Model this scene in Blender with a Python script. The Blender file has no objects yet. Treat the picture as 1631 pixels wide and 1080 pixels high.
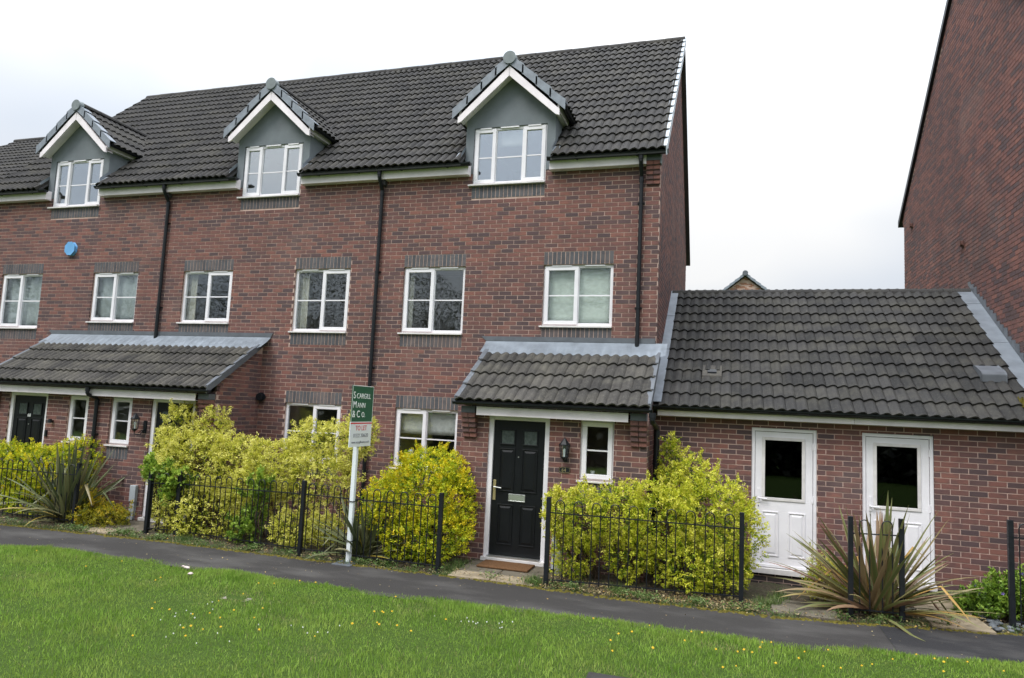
import bpy, math, random
import numpy as np
from mathutils import Vector, Matrix
random.seed(7); rng = np.random.default_rng(7)
sc = bpy.context.scene
C = sc.collection

# ------------------------------------------------------------------ camera
CAMPOS = (6.1661, -11.3066, 2.1995)
yaw, pitch, roll, FPX = .30010, .0989, .0460, 1104.15
fw = Vector((-math.sin(yaw)*math.cos(pitch), math.cos(yaw)*math.cos(pitch), math.sin(pitch)))
rt = Vector((math.cos(yaw), math.sin(yaw), 0)); up = rt.cross(fw)
r2 = rt*math.cos(roll)+up*math.sin(roll); u2 = -rt*math.sin(roll)+up*math.cos(roll)
cd = bpy.data.cameras.new('camera'); cam = bpy.data.objects.new('camera', cd); C.objects.link(cam)
cam.matrix_world = Matrix(((r2.x, u2.x, -fw.x, CAMPOS[0]), (r2.y, u2.y, -fw.y, CAMPOS[1]), (r2.z, u2.z, -fw.z, CAMPOS[2]), (0, 0, 0, 1)))
cd.sensor_fit = 'HORIZONTAL'; cd.sensor_width = 36; cd.lens = FPX/1631*36; cd.clip_start = .1; cd.clip_end = 2000
sc.camera = cam

# ------------------------------------------------------------------ world: overcast sky
SUN_EL, SUN_AZ = math.radians(52), math.radians(215)
wd = bpy.data.worlds.new('World'); sc.world = wd; wd.use_nodes = True
nt = wd.node_tree; nt.nodes.clear(); N = nt.nodes.new; LK = nt.links.new
sky = N('ShaderNodeTexSky'); sky.sky_type = 'NISHITA'; sky.sun_disc = False
sky.sun_elevation = SUN_EL; sky.sun_rotation = SUN_AZ
bg = N('ShaderNodeBackground'); bg.inputs['Strength'].default_value = .1
tc = N('ShaderNodeTexCoord'); sep = N('ShaderNodeSeparateXYZ'); LK(tc.outputs['Generated'], sep.inputs[0])
zc = N('ShaderNodeMath'); zc.operation = 'MAXIMUM'; LK(sep.outputs['Z'], zc.inputs[0]); zc.inputs[1].default_value = 0
zq = N('ShaderNodeMath'); zq.operation = 'POWER'; LK(zc.outputs[0], zq.inputs[0]); zq.inputs[1].default_value = 2.8
grad = N('ShaderNodeMapRange'); LK(zq.outputs[0], grad.inputs[0])
for i, v in enumerate((0, 1, 4.0, 25)): grad.inputs[i+1].default_value = v
nz = N('ShaderNodeTexNoise'); nz.inputs['Scale'].default_value = 2.3; nz.inputs['Detail'].default_value = 3; nz.inputs['Roughness'].default_value = .45
mp = N('ShaderNodeMapping'); mp.inputs['Scale'].default_value = (1, 1, 1.8); mp.inputs['Location'].default_value = (3.1, .7, .2)
LK(tc.outputs['Generated'], mp.inputs[0]); LK(mp.outputs[0], nz.inputs['Vector'])
cr = N('ShaderNodeValToRGB'); cr.color_ramp.elements[0].position = .43; cr.color_ramp.elements[1].position = .68
cr.color_ramp.elements[0].color = (.73, .79, .88, 1); cr.color_ramp.elements[1].color = (1.0, 1.0, 1.0, 1)
LK(nz.outputs['Fac'], cr.inputs[0])
vm = N('ShaderNodeVectorMath'); vm.operation = 'SCALE'; LK(cr.outputs[0], vm.inputs[0]); LK(grad.outputs[0], vm.inputs['Scale'])
mx = N('ShaderNodeMix'); mx.data_type = 'RGBA'; mx.inputs['Factor'].default_value = .98
LK(sky.outputs[0], mx.inputs['A']); LK(vm.outputs[0], mx.inputs['B']); LK(mx.outputs['Result'], bg.inputs['Color'])
wo = N('ShaderNodeOutputWorld'); LK(bg.outputs[0], wo.inputs[0])
sl = bpy.data.lights.new('sun', 'SUN'); sl.energy = 1.0; sl.angle = math.radians(22); sl.color = (1, .97, .92)
so = bpy.data.objects.new('sun', sl); C.objects.link(so)
sd = Vector((math.sin(SUN_AZ)*math.cos(SUN_EL), math.cos(SUN_AZ)*math.cos(SUN_EL), math.sin(SUN_EL)))
so.rotation_euler = sd.to_track_quat('Z', 'Y').to_euler()
vs = sc.view_settings; vs.view_transform = 'Standard'; vs.look = 'None'; vs.exposure = 1.18; vs.gamma = 1; vs.use_curve_mapping = False

# ------------------------------------------------------------------ materials
MATS = {}
def newmat(name):
    m = bpy.data.materials.new(name); m.use_nodes = True; MATS[name] = m
    return m, m.node_tree, m.node_tree.nodes['Principled BSDF']
def nd(t, k, **kw):
    n = t.nodes.new(k)
    for a, b in kw.items(): setattr(n, a, b)
    return n
def noise(t, vec, scale, detail=4, rough=.55):
    n = nd(t, 'ShaderNodeTexNoise'); n.inputs['Scale'].default_value = scale; n.inputs['Detail'].default_value = detail
    n.inputs['Roughness'].default_value = rough; t.links.new(vec, n.inputs['Vector']); return n.outputs['Fac']
def ramp(t, f, stops):
    r = nd(t, 'ShaderNodeValToRGB'); e = r.color_ramp.elements
    while len(e) < len(stops): e.new(.5)
    for i, (p, c) in enumerate(stops):
        e[i].position = p; e[i].color = tuple(c)+(1,) if len(c) == 3 else c
    t.links.new(f, r.inputs[0]); return r.outputs[0]
def mixc(t, f, a, b, mode='MIX'):
    m = nd(t, 'ShaderNodeMix', data_type='RGBA', blend_type=mode)
    for s, v in (('Factor', f), ('A', a), ('B', b)):
        if isinstance(v, (int, float)): m.inputs[s].default_value = v
        elif isinstance(v, tuple): m.inputs[s].default_value = v+(1,)
        else: t.links.new(v, m.inputs[s])
    return m.outputs['Result']
def bump(t, p, h, strength=.4, dist=.01):
    b = nd(t, 'ShaderNodeBump'); b.inputs['Strength'].default_value = strength; b.inputs['Distance'].default_value = dist
    t.links.new(h, b.inputs['Height']); t.links.new(b.outputs[0], p.inputs['Normal'])
def pos(t): return nd(t, 'ShaderNodeNewGeometry').outputs['Position']
def attr(t, n):
    a = nd(t, 'ShaderNodeAttribute', attribute_name=n); return a.outputs['Fac']
def stretch(t, v, s):
    m = nd(t, 'ShaderNodeMapping'); m.inputs['Scale'].default_value = s; t.links.new(v, m.inputs[0]); return m.outputs[0]
def simple(name, col, rough=.5, var=.12, nscale=6, spec=.5, metal=0, bumpk=0, bs=60):
    m, t, p = newmat(name); v = pos(t)
    f = noise(t, v, nscale); d = tuple(c*(1-var) for c in col); l = tuple(min(1, c*(1+var)) for c in col)
    t.links.new(ramp(t, f, [(.3, d), (.7, l)]), p.inputs['Base Color'])
    p.inputs['Roughness'].default_value = rough; p.inputs['Metallic'].default_value = metal
    p.inputs['Specular IOR Level'].default_value = spec
    if bumpk: bump(t, p, noise(t, v, bs), bumpk, .004)
    return m
def brickmat(name, stops, dark, mixk):
    m, t, p = newmat(name); v = pos(t); tint = attr(t, 'tint')
    base = ramp(t, tint, stops)
    f = noise(t, stretch(t, v, (1, 1, 1.6)), 7, 3, .6)
    c = mixc(t, ramp(t, f, [(.47, (0, 0, 0)), (.62, (mixk,)*3)]), base, dark)
    c = mixc(t, ramp(t, noise(t, v, 60, 4, .7), [(.3, (.25,)*3), (.7, (0,)*3)]), c, tuple(x*.5 for x in dark))
    big = noise(t, v, .8, 4, .6)
    c = mixc(t, ramp(t, big, [(.54, (0,)*3), (.72, (.36,)*3)]), c, (.25, .17, .15))
    c = mixc(t, ramp(t, noise(t, v, .45, 3), [(.35, (.28,)*3), (.6, (0,)*3)]), c, (.06, .04, .038))
    c = mixc(t, ramp(t, noise(t, stretch(t, v, (2.2, 2.2, .22)), 1.6, 5, .65), [(.52, (0,)*3), (.75, (.42,)*3)]), c, (.075, .052, .05))
    t.links.new(c, p.inputs['Base Color']); p.inputs['Roughness'].default_value = .88; p.inputs['Specular IOR Level'].default_value = .25
    bump(t, p, noise(t, v, 110, 4, .7), .5, .004); return m
brickmat('red_brick', [(0, (.096, .066, .070)), (.2, (.120, .075, .076)), (.4, (.165, .084, .077)), (.6, (.205, .095, .081)), (.85, (.235, .104, .085)), (1, (.265, .118, .092))], (.105, .070, .073), .42)
brickmat('blue_brick', [(0, (.085, .090, .100)), (.5, (.115, .120, .130)), (1, (.145, .135, .138))], (.07, .07, .08), .5)
brickmat('engineering_brick', [(0, (.022, .023, .03)), (1, (.05, .045, .05))], (.02, .02, .025), .3)
brickmat('orange_brick', [(0, (.27, .11, .06)), (1, (.4, .17, .09))], (.2, .09, .06), .4)
simple('mortar', (.47, .34, .29), .95, .22, 5, .1, bumpk=.5, bs=150)
def tilemat(name, a, b, lich, lk):
    m, t, p = newmat(name); v = pos(t); tint = attr(t, 'tint')
    c = ramp(t, tint, [(0, a), (1, b)])
    c = mixc(t, ramp(t, noise(t, v, 2.2, 5, .65), [(.45, (0,)*3), (.7, (lk,)*3)]), c, lich)
    c = mixc(t, ramp(t, noise(t, v, 45, 3, .7), [(.58, (0,)*3), (.66, (.5*lk+.12,)*3)]), c, tuple(min(1, x*1.7) for x in lich))
    c = mixc(t, ramp(t, noise(t, v, 6, 5, .7), [(.3, (.45,)*3), (.5, (0,)*3)]), c, tuple(x*.45 for x in a))
    t.links.new(c, p.inputs['Base Color']); p.inputs['Roughness'].default_value = .85; p.inputs['Specular IOR Level'].default_value = .3
    bump(t, p, noise(t, v, 130, 4, .7), .5, .004); return m
tilemat('main_tile', (.019, .018, .018), (.038, .0355, .0345), (.070, .064, .05), .55)
tilemat('canopy_tile', (.034, .032, .030), (.068, .063, .057), (.13, .12, .095), .6)
tilemat('garage_tile', (.019, .0187, .0187), (.040, .0385, .0375), (.075, .07, .055), .55)
simple('moss', (.10, .085, .018), 1, .5, 30, .1, bumpk=.8, bs=90)
simple('lead', (.19, .215, .245), .45, .22, 4, .5, metal=.15, bumpk=.25, bs=25)
simple('dark_lead', (.105, .115, .13), .5, .2, 5, .4, bumpk=.2, bs=20)
simple('verge_grey', (.19, .215, .25), .5, .22, 9, .5, bumpk=.15)
simple('cap_grey', (.17, .195, .20), .6, .15, 9, .4)
simple('verge_pale', (.40, .44, .48), .5, .12, 9, .5)
simple('grey_render', (.165, .185, .20), .85, .14, 2.2, .25, bumpk=.35, bs=140)
simple('white_upvc', (.76, .74, .77), .35, .07, 3, .5)
simple('fascia_white', (.78, .72, .745), .45, .10, 4, .4)
simple('cream_paint', (.52, .50, .43), .6, .2, 8, .4)
simple('sill_white', (.66, .63, .62), .45, .12, 7, .4)
simple('black_plastic', (.010, .012, .015), .42, .2, 5, .3)
simple('black_paint', (.009, .0105, .014), .45, .25, 12, .35, bumpk=.15, bs=40)
simple('door_black', (.006, .007, .0085), .42, .2, 4, .28, bumpk=.12, bs=50)
simple('chrome', (.62, .63, .62), .3, .05, 8, .5, metal=.8)
simple('frost', (.06, .075, .07), .25, .3, 30, .5)
simple('brown_mat', (.13, .070, .036), 1, .3, 60, .05, bumpk=.9, bs=200)
simple('interior_wall', (.45, .43, .38), .9, .08, 1, .2)
simple('alarm_blue', (.13, .36, .66), .35, .1, 5, .5)
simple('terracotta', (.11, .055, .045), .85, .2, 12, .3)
simple('stone', (.19, .175, .14), .9, .3, 18, .2, bumpk=.5, bs=50)
simple('slab_beige', (.235, .19, .13), .95, .3, 5, .2, bumpk=.6, bs=70)
simple('slab_grey', (.125, .108, .082), .95, .3, 5, .2, bumpk=.6, bs=70)
simple('pebble_grey', (.10, .11, .12), .6, .35, 9, .4)
simple('board_green', (.012, .10, .05), .35, .06, 4, .5)
simple('board_white', (.70, .74, .76), .4, .05, 4, .5)
simple('ink_white', (.85, .87, .85), .5, .0, 4)
simple('ink_red', (.60, .03, .04), .5, .0, 4)
simple('ink_grey', (.18, .19, .21), .5, .0, 4)
simple('brass', (.45, .38, .2), .4, .1, 8, metal=.6)
simple('pale_plastic', (.36, .39, .42), .5, .1, 9)
simple('bark', (.09, .065, .045), .95, .3, 30, .1)
simple('far_bark', (.05, .045, .035), 1, .3, 3, .1)
simple('petal_yellow', (.66, .42, .015), .7, .05, 9)
simple('petal_white', (.62, .62, .60), .7, .03, 9)
simple('petal_purple', (.20, .12, .45), .7, .1, 9)
simple('litter_pink', (.55, .45, .42), .7, .2, 90)
simple('white_china', (.7, .72, .72), .3, .05, 9)
simple('dark_soffit', (.05, .05, .05), .7, .1, 9)
# asphalt
def asph(name, a, b):
    m, t, p = newmat(name); v = pos(t)
    c = ramp(t, noise(t, v, 120, 3, .8), [(.35, a), (.7, b)])
    c = mixc(t, ramp(t, noise(t, stretch(t, v, (.6, 1.5, 1)), 1.3, 5, .6), [(.47, (0,)*3), (.70, (.7,)*3)]), c, (.085, .08, .075))
    c = mixc(t, ramp(t, noise(t, v, 260, 2, .8), [(.66, (0,)*3), (.74, (.7,)*3)]), c, (.13, .12, .115))
    t.links.new(c, p.inputs['Base Color']); p.inputs['Roughness'].default_value = .85; p.inputs['Specular IOR Level'].default_value = .3
    bump(t, p, noise(t, v, 220, 3, .8), .6, .004)
asph('asphalt', (.022, .0200, .0190), (.042, .0385, .0365)); asph('new_asphalt', (.013, .013, .0145), (.027, .026, .028))
# soil
m, t, p = newmat('soil'); v = pos(t)
c = ramp(t, noise(t, v, 22, 6, .75), [(.3, (.022, .017, .011)), (.5, (.065, .048, .03)), (.7, (.14, .11, .07))])
c = mixc(t, ramp(t, noise(t, v, 3, 5, .7), [(.5, (0,)*3), (.68, (.7,)*3)]), c, (.05, .075, .02))
t.links.new(c, p.inputs['Base Color']); p.inputs['Roughness'].default_value = 1; bump(t, p, noise(t, v, 50, 5, .7), 1, .02)
# lawn ground
m, t, p = newmat('lawn'); v = pos(t)
c = ramp(t, noise(t, v, 40, 5, .7), [(.3, (.03, .045, .012)), (.6, (.07, .12, .022)), (.8, (.11, .14, .04))])
t.links.new(c, p.inputs['Base Color']); p.inputs['Roughness'].default_value = 1; p.inputs['Specular IOR Level'].default_value = .1
bump(t, p, noise(t, v, 90, 4, .7), 1, .02)
def leafmat(name, stops, trans=.3, rough=.5, spec=.35, extra=None):
    m, t, p = newmat(name); v = pos(t)
    c = ramp(t, attr(t, 'tint'), stops)
    if extra: c = extra(t, v, c)
    t.links.new(c, p.inputs['Base Color']); p.inputs['Roughness'].default_value = rough; p.inputs['Specular IOR Level'].default_value = spec
    tr = nd(t, 'ShaderNodeBsdfTranslucent'); t.links.new(c, tr.inputs[0])
    ms = nd(t, 'ShaderNodeMixShader'); ms.inputs[0].default_value = trans
    t.links.new(p.outputs[0], ms.inputs[1]); t.links.new(tr.outputs[0], ms.inputs[2])
    t.links.new(ms.outputs[0], t.nodes['Material Output'].inputs[0]); return m
def lawnvar(t, v, c):
    c = mixc(t, ramp(t, noise(t, v, 1.3, 5, .7), [(.45, (0,)*3), (.68, (.65,)*3)]), c, (.34, .42, .09))
    c = mixc(t, ramp(t, noise(t, v, 5, 4, .7), [(.55, (0,)*3), (.72, (.5,)*3)]), c, (.25, .22, .10))
    return mixc(t, ramp(t, noise(t, v, 2.7, 4, .6), [(.35, (.4,)*3), (.52, (0,)*3)]), c, (.08, .17, .02))
leafmat('grass_blade', [(0, (.10, .19, .02)), (.5, (.235, .385, .055)), (.85, (.39, .54, .11)), (.95, (.27, .26, .11)), (1, (.33, .28, .16))], .3, .6, .2, lawnvar)
leafmat('weed', [(0, (.05, .10, .02)), (.6, (.11, .19, .045)), (1, (.24, .25, .10))], .3)
leafmat('gold_leaf', [(0, (.035, .085, .006)), (.22, (.16, .27, .012)), (.5, (.42, .48, .018)), (.85, (.68, .64, .025)), (1, (.74, .58, .02))], .3)
leafmat('lime_leaf', [(0, (.035, .085, .008)), (.25, (.18, .28, .015)), (.48, (.44, .48, .022)), (.85, (.66, .65, .06)), (1, (.66, .62, .12))], .3)
leafmat('cream_leaf', [(0, (.045, .08, .010)), (.22, (.22, .27, .02)), (.5, (.56, .55, .05)), (1, (.76, .72, .20))], .3)
leafmat('green_leaf', [(0, (.04, .08, .01)), (.4, (.14, .25, .025)), (1, (.38, .50, .07))], .3)
leafmat('far_leaf', [(0, (.010, .013, .007)), (1, (.035, .042, .02))], .1)
leafmat('amber_leaf', [(0, (.08, .11, .01)), (.4, (.28, .27, .015)), (.75, (.50, .40, .02)), (1, (.52, .28, .03))], .3)
leafmat('dry_leaf', [(0, (.08, .05, .025)), (.5, (.22, .16, .08)), (.85, (.36, .30, .15)), (1, (.45, .28, .06))], .1)
def flaxx(cols):
    def fx(t, v, c):
        e = attr(t, 'edge'); return mixc(t, ramp(t, e, [(.75, (0,)*3), (.95, (.75,)*3)]), c, cols)
    return fx
leafmat('bronze_flax', [(0, (.10, .125, .042)), (.45, (.19, .20, .07)), (.75, (.23, .18, .085)), (.9, (.28, .16, .11)), (.96, (.42, .38, .07)), (1, (.42, .26, .07))], .15, .45, .4, flaxx((.26, .13, .075)))
leafmat('green_flax', [(0, (.055, .075, .032)), (.5, (.12, .145, .065)), (.8, (.19, .19, .085)), (.95, (.27, .22, .12)), (1, (.42, .30, .04))], .15, .45, .4, flaxx((.26, .24, .11)))
# glass
def glassmat(name, ior, tint=(.93, .95, .945), wob=0):
    m = bpy.data.materials.new(name); m.use_nodes = True; MATS[name] = m; t = m.node_tree; t.nodes.clear()
    tr = nd(t, 'ShaderNodeBsdfTransparent'); tr.inputs[0].default_value = tint+(1,)
    gl = nd(t, 'ShaderNodeBsdfGlossy'); gl.inputs['Roughness'].default_value = .015; gl.inputs[0].default_value = (.90, .95, 1, 1)
    fr = nd(t, 'ShaderNodeFresnel'); mr = nd(t, 'ShaderNodeMapRange'); ge = nd(t, 'ShaderNodeNewGeometry')
    for i, v_ in enumerate((0, 1, ior, 1/ior)): mr.inputs[i+1].default_value = v_
    t.links.new(ge.outputs['Backfacing'], mr.inputs[0]); t.links.new(mr.outputs[0], fr.inputs[0])      # a flat pane does not bend light: same reflectance from both sides
    b = nd(t, 'ShaderNodeBump'); b.inputs['Strength'].default_value = .05+wob; b.inputs['Distance'].default_value = .01
    t.links.new(noise(t, pos(t), 3 if not wob else 25, 2, .5), b.inputs['Height']); t.links.new(b.outputs[0], gl.inputs['Normal'])
    ms = nd(t, 'ShaderNodeMixShader'); t.links.new(fr.outputs[0], ms.inputs[0]); t.links.new(tr.outputs[0], ms.inputs[1]); t.links.new(gl.outputs[0], ms.inputs[2])
    o = nd(t, 'ShaderNodeOutputMaterial'); t.links.new(ms.outputs[0], o.inputs[0])
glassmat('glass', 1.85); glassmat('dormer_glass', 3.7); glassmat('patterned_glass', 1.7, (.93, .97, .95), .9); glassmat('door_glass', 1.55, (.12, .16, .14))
simple('net_curtain', (.40, .425, .42), .9, .12, 14, .1); simple('blind_white', (.60, .59, .57), .8, .12, 12, .1); simple('beige_curtain', (.45, .42, .35), .9, .15, 10, .1)
def M(n): return MATS[n]

# ------------------------------------------------------------------ mesh helpers
class MB:
    def __init__(s): s.v = []; s.f = []; s.t = []; s.m = []
    def add(s, vs, fs, tint=.5, mi=0):
        b = len(s.v); s.v += [tuple(x) for x in vs]
        for f in fs: s.f.append(tuple(b+i for i in f)); s.t.append(tint); s.m.append(mi)
    def box(s, x0, x1, y0, y1, z0, z1, tint=.5, mi=0):
        s.add([(x0, y0, z0), (x1, y0, z0), (x1, y1, z0), (x0, y1, z0), (x0, y0, z1), (x1, y0, z1), (x1, y1, z1), (x0, y1, z1)],
              [(0, 3, 2, 1), (4, 5, 6, 7), (0, 1, 5, 4), (1, 2, 6, 5), (2, 3, 7, 6), (3, 0, 4, 7)], tint, mi)
    def prism(s, poly, d0, d1, axis='y', tint=.5, mi=0):      # polygon in (a,b), extruded along axis
        def P(a, b, c): return (a, c, b) if axis == 'y' else ((c, a, b) if axis == 'x' else (a, b, c))
        n = len(poly); vs = [P(a, b, d0) for a, b in poly]+[P(a, b, d1) for a, b in poly]
        s.add(vs, [tuple(range(n)), tuple(range(2*n-1, n-1, -1))]+[(i, (i+1) % n, n+(i+1) % n, n+i) for i in range(n)], tint, mi)
    def tube(s, pts, r, n=8, tint=.5, caps=True):
        pts = [Vector(p) for p in pts]; rs = r if isinstance(r, (list, tuple)) else [r]*len(pts)
        rings = []; ref = None
        for i, p in enumerate(pts):
            d = (pts[min(i+1, len(pts)-1)]-pts[max(i-1, 0)]).normalized()
            if ref is None: ref = Vector((0, 0, 1)) if abs(d.z) < .9 else Vector((1, 0, 0))
            a = d.cross(ref).normalized(); b = a.cross(d).normalized(); ref = b
            rings.append([p+(a*math.cos(2*math.pi*k/n)+b*math.sin(2*math.pi*k/n))*rs[i] for k in range(n)])
        vs = [v for r_ in rings for v in r_]; fs = []
        for i in range(len(pts)-1):
            for k in range(n): fs.append((i*n+k, i*n+(k+1) % n, (i+1)*n+(k+1) % n, (i+1)*n+k))
        if caps: fs.append(tuple(range(n-1, -1, -1))); fs.append(tuple((len(pts)-1)*n+k for k in range(n)))
        s.add(vs, fs, tint)
    def frus(s, c, z0, z1, r0, r1, n=6, rot=0, tint=.5):
        vs = [(c[0]+r*math.cos(rot+2*math.pi*k/n), c[1]+r*math.sin(rot+2*math.pi*k/n), z) for z, r in ((z0, r0), (z1, r1)) for k in range(n)]
        s.add(vs, [tuple(range(n-1, -1, -1)), tuple(range(n, 2*n))]+[(k, (k+1) % n, n+(k+1) % n, n+k) for k in range(n)], tint)
    def mesh(s, name, mats, smooth=False):
        me = bpy.data.meshes.new(name); me.from_pydata(s.v, [], s.f)
        a = me.attributes.new('tint', 'FLOAT', 'FACE'); a.data.foreach_set('value', np.array(s.t, 'f'))
        for m_ in (mats if isinstance(mats, (list, tuple)) else [mats]): me.materials.append(M(m_))
        if any(s.m): me.polygons.foreach_set('material_index', np.array(s.m, 'i'))
        if smooth: me.polygons.foreach_set('use_smooth', np.ones(len(s.f), bool))
        return me
    def build(s, name, mats, parent=None, smooth=False, bevel=0, **kw):
        o = bpy.data.objects.new(name, s.mesh(name, mats, smooth)); C.objects.link(o); attach(o, parent)
        if bevel:
            b = o.modifiers.new('bevel', 'BEVEL'); b.width = bevel; b.segments = 2; b.limit_method = 'ANGLE'
        for k, v in kw.items(): o[k] = v
        return o
def attach(o, parent):
    """children keep world-coordinate meshes: undo the origin of their thing"""
    if parent is None: return
    o.parent = parent
    if parent.parent is None: o.location = Vector(o.location)-Vector(parent.location)
def thing(name, label, cat, loc, group=None):
    o = bpy.data.objects.new(name, None); o.empty_display_size = .2; o.location = loc; C.objects.link(o)
    o['label'] = label; o['category'] = cat
    if group: o['group'] = group
    return o
def recentre(o, c):
    """move a mesh's origin to c (mesh was written in world coordinates)"""
    o.data.transform(Matrix.Translation(-Vector(c))); o.location = Vector(o.location)+Vector(c)
def solo(mb, name, mats, label, cat, c, group=None, smooth=False, bevel=0, kind=None):
    o = mb.build(name, mats, None, smooth, bevel); recentre(o, c); o['label'] = label; o['category'] = cat
    if group: o['group'] = group
    if kind: o['kind'] = kind
    return o
def box(name, mat, parent, *b, bevel=0, **kw):
    m_ = MB(); m_.box(*b); return m_.build(name, mat, parent, bevel=bevel, **kw)

# ------------------------------------------------------------------ brickwork
BL, BH, MT = .225, .075, .0125
ZO = .0075
bcache = {}
def bmesh_brick(w, h, ti, mat, d=.022):
    k = (round(w, 3), round(h, 3), ti, mat, d)
    if k not in bcache:
        m_ = MB(); w, h = k[0], k[1]; j = .0012
        m_.add([(0, 0, 0), (w, 0, 0), (w, 0, h), (0, 0, h), (0, d, 0), (w, d, 0), (w, d, h), (0, d, h)],
               [(0, 1, 2, 3), (0, 4, 5, 1), (1, 5, 6, 2), (2, 6, 7, 3), (3, 7, 4, 0)], ti/11)
        bcache[k] = m_.mesh('brick', mat)
    return bcache[k]
def clip_holes(r, holes):
    out = [r]
    for (hx0, hx1, hz0, hz1) in holes:
        nxt = []
        for (a, b, c, d) in out:
            if hx1 <= a+1e-4 or hx0 >= b-1e-4 or hz1 <= c+1e-4 or hz0 >= d-1e-4: nxt.append((a, b, c, d)); continue
            if hx0-a > .02: nxt.append((a, hx0, c, d))
            if b-hx1 > .02: nxt.append((hx1, b, c, d))
            m0, m1 = max(a, hx0), min(b, hx1)
            if hz0-c > .02: nxt.append((m0, m1, c, hz0))
            if d-hz1 > .02: nxt.append((m0, m1, hz1, d))
        out = nxt
    return out
def brick_rects(u0, u1, z0, z1, holes=(), zmax=None, phase=0):
    res = []; k0 = math.floor((z0-ZO)/BH)
    k = k0
    while ZO+k*BH < z1-.01:
        za, zb = ZO+k*BH+MT/2, ZO+(k+1)*BH-MT/2
        za = max(za, z0); zb = min(zb, z1)
        if zb-za < .02: k += 1; continue
        off = (BL/2 if k % 2 else 0)+phase
        i = math.floor((u0-off)/BL)
        while off+i*BL < u1:
            a = max(off+i*BL+MT/2, u0); b = min(off+(i+1)*BL-MT/2, u1)
            if b-a > .02:
                if zmax and zb > zmax((a+b)/2): pass
                else: res += [q+((k*7919+i*104729) & 0xffff,) for q in clip_holes((a, b, za, zb), holes)]
            i += 1
        k += 1
    return res
def wall_xform(kind, c):
    """kind 'S': faces -y at y=c (u=x). 'E': faces +x at x=c (u=y). 'W': faces -x at x=c (u=-y)."""
    if kind == 'S': return Matrix.Identity(3), lambda u, z: Vector((u, c, z)), 0
    if kind == 'E': return Matrix.Rotation(math.pi/2, 3, 'Z'), lambda u, z: Vector((c, u, z)), math.pi/2
    return Matrix.Rotation(-math.pi/2, 3, 'Z'), lambda u, z: Vector((c, -u, z)), -math.pi/2
class Brickset:
    """collects bricks of one thing; the nearest 300 become objects, the rest one stuff part of their wall"""
    def __init__(s, limit=300): s.items = []; s.limit = limit
    def wall(s, parent, kind, c, rects, mat='red_brick', dark=0):
        R, P, rz = wall_xform(kind, c)
        for (a, b, za, zb, h) in rects:
            p = P(a, za); random.seed(h*31+int(c*100)+int(a*50)); ti = random.choice((0, 1, 2, 2, 3, 4, 5, 6, 6, 7, 7, 8, 8, 9, 10, 11))
            p = p+(R @ Vector((0, random.uniform(-.0012, .0012), 0)))
            dd = (p-Vector(CAMPOS)).length*(1 if kind == 'S' else 1.8)
            s.items.append((dd, parent, p, rz, R, b-a, zb-za, ti, mat))
    def build(s):
        s.items.sort(key=lambda q: q[0])
        for (dd, par, p, rz, R, w, h, ti, mat) in s.items[:s.limit]:
            o = bpy.data.objects.new('brick', bmesh_brick(w, h, ti, mat)); o.location = p; o.rotation_euler = (0, 0, rz)
            C.objects.link(o); attach(o, par)
        rest = {}
        for (dd, par, p, rz, R, w, h, ti, mat) in s.items[s.limit:]:
            rest.setdefault((par.name, mat), (par, MB()))[1].add([p+R @ Vector(q) for q in ((0, 0, 0), (w, 0, 0), (w, 0, h), (0, 0, h), (0, .022, 0), (w, .022, 0), (w, .022, h), (0, .022, h))],
                [(0, 1, 2, 3), (0, 4, 5, 1), (1, 5, 6, 2), (2, 6, 7, 3), (3, 7, 4, 0)], ti/11)
        for (n, mat), (par, mb) in rest.items(): mb.build('brickwork', mat, par, kind='stuff')
def wall_cells(mb, kind, c, u0, u1, z0, z1, holes, th=.12, rec=.005):
    us = sorted({u0, u1}|{min(max(q, u0), u1) for h in holes for q in h[:2]}); zs = sorted({z0, z1}|{min(max(q, z0), z1) for h in holes for q in h[2:]})
    for i in range(len(us)-1):
        for j in range(len(zs)-1):
            um, zm = (us[i]+us[i+1])/2, (zs[j]+zs[j+1])/2
            if us[i+1]-us[i] < 1e-4 or zs[j+1]-zs[j] < 1e-4: continue
            if any(h[0] < um < h[1] and h[2] < zm < h[3] for h in holes): continue
            if kind == 'S': mb.box(us[i], us[i+1], c+rec, c+th, zs[j], zs[j+1])
            elif kind == 'E': mb.box(c-th, c-rec, us[i], us[i+1], zs[j], zs[j+1])
            else: mb.box(c+rec, c+th, -us[i+1], -us[i], zs[j], zs[j+1])
def soldiers(parent, x0, x1, z0, y=0, h=.215, mat='blue_brick'):
    n = max(1, round((x1-x0)/BH)); w = (x1-x0)/n
    for i in range(n):
        random.seed(int(x0*991)+i*37+int(z0*13)); ti = random.choice((0, 2, 4, 5, 6, 7, 9, 11))
        k = ('s', round(w, 4), round(h, 3), ti, mat)
        if k not in bcache:
            m_ = MB(); ww = w-MT; d = .022
            m_.add([(0, 0, 0), (ww, 0, 0), (ww, 0, h), (0, 0, h), (0, d, 0), (ww, d, 0), (ww, d, h), (0, d, h)], [(0, 1, 2, 3), (0, 4, 5, 1), (1, 5, 6, 2), (2, 6, 7, 3), (3, 7, 4, 0)], ti/11)
            bcache[k] = m_.mesh('soldier_brick', mat)
        o = bpy.data.objects.new('soldier_brick', bcache[k]); o.location = (x0+i*w+MT/2, y-.001+random.uniform(-.001, .001), z0+MT/2); C.objects.link(o); attach(o, parent)

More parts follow.
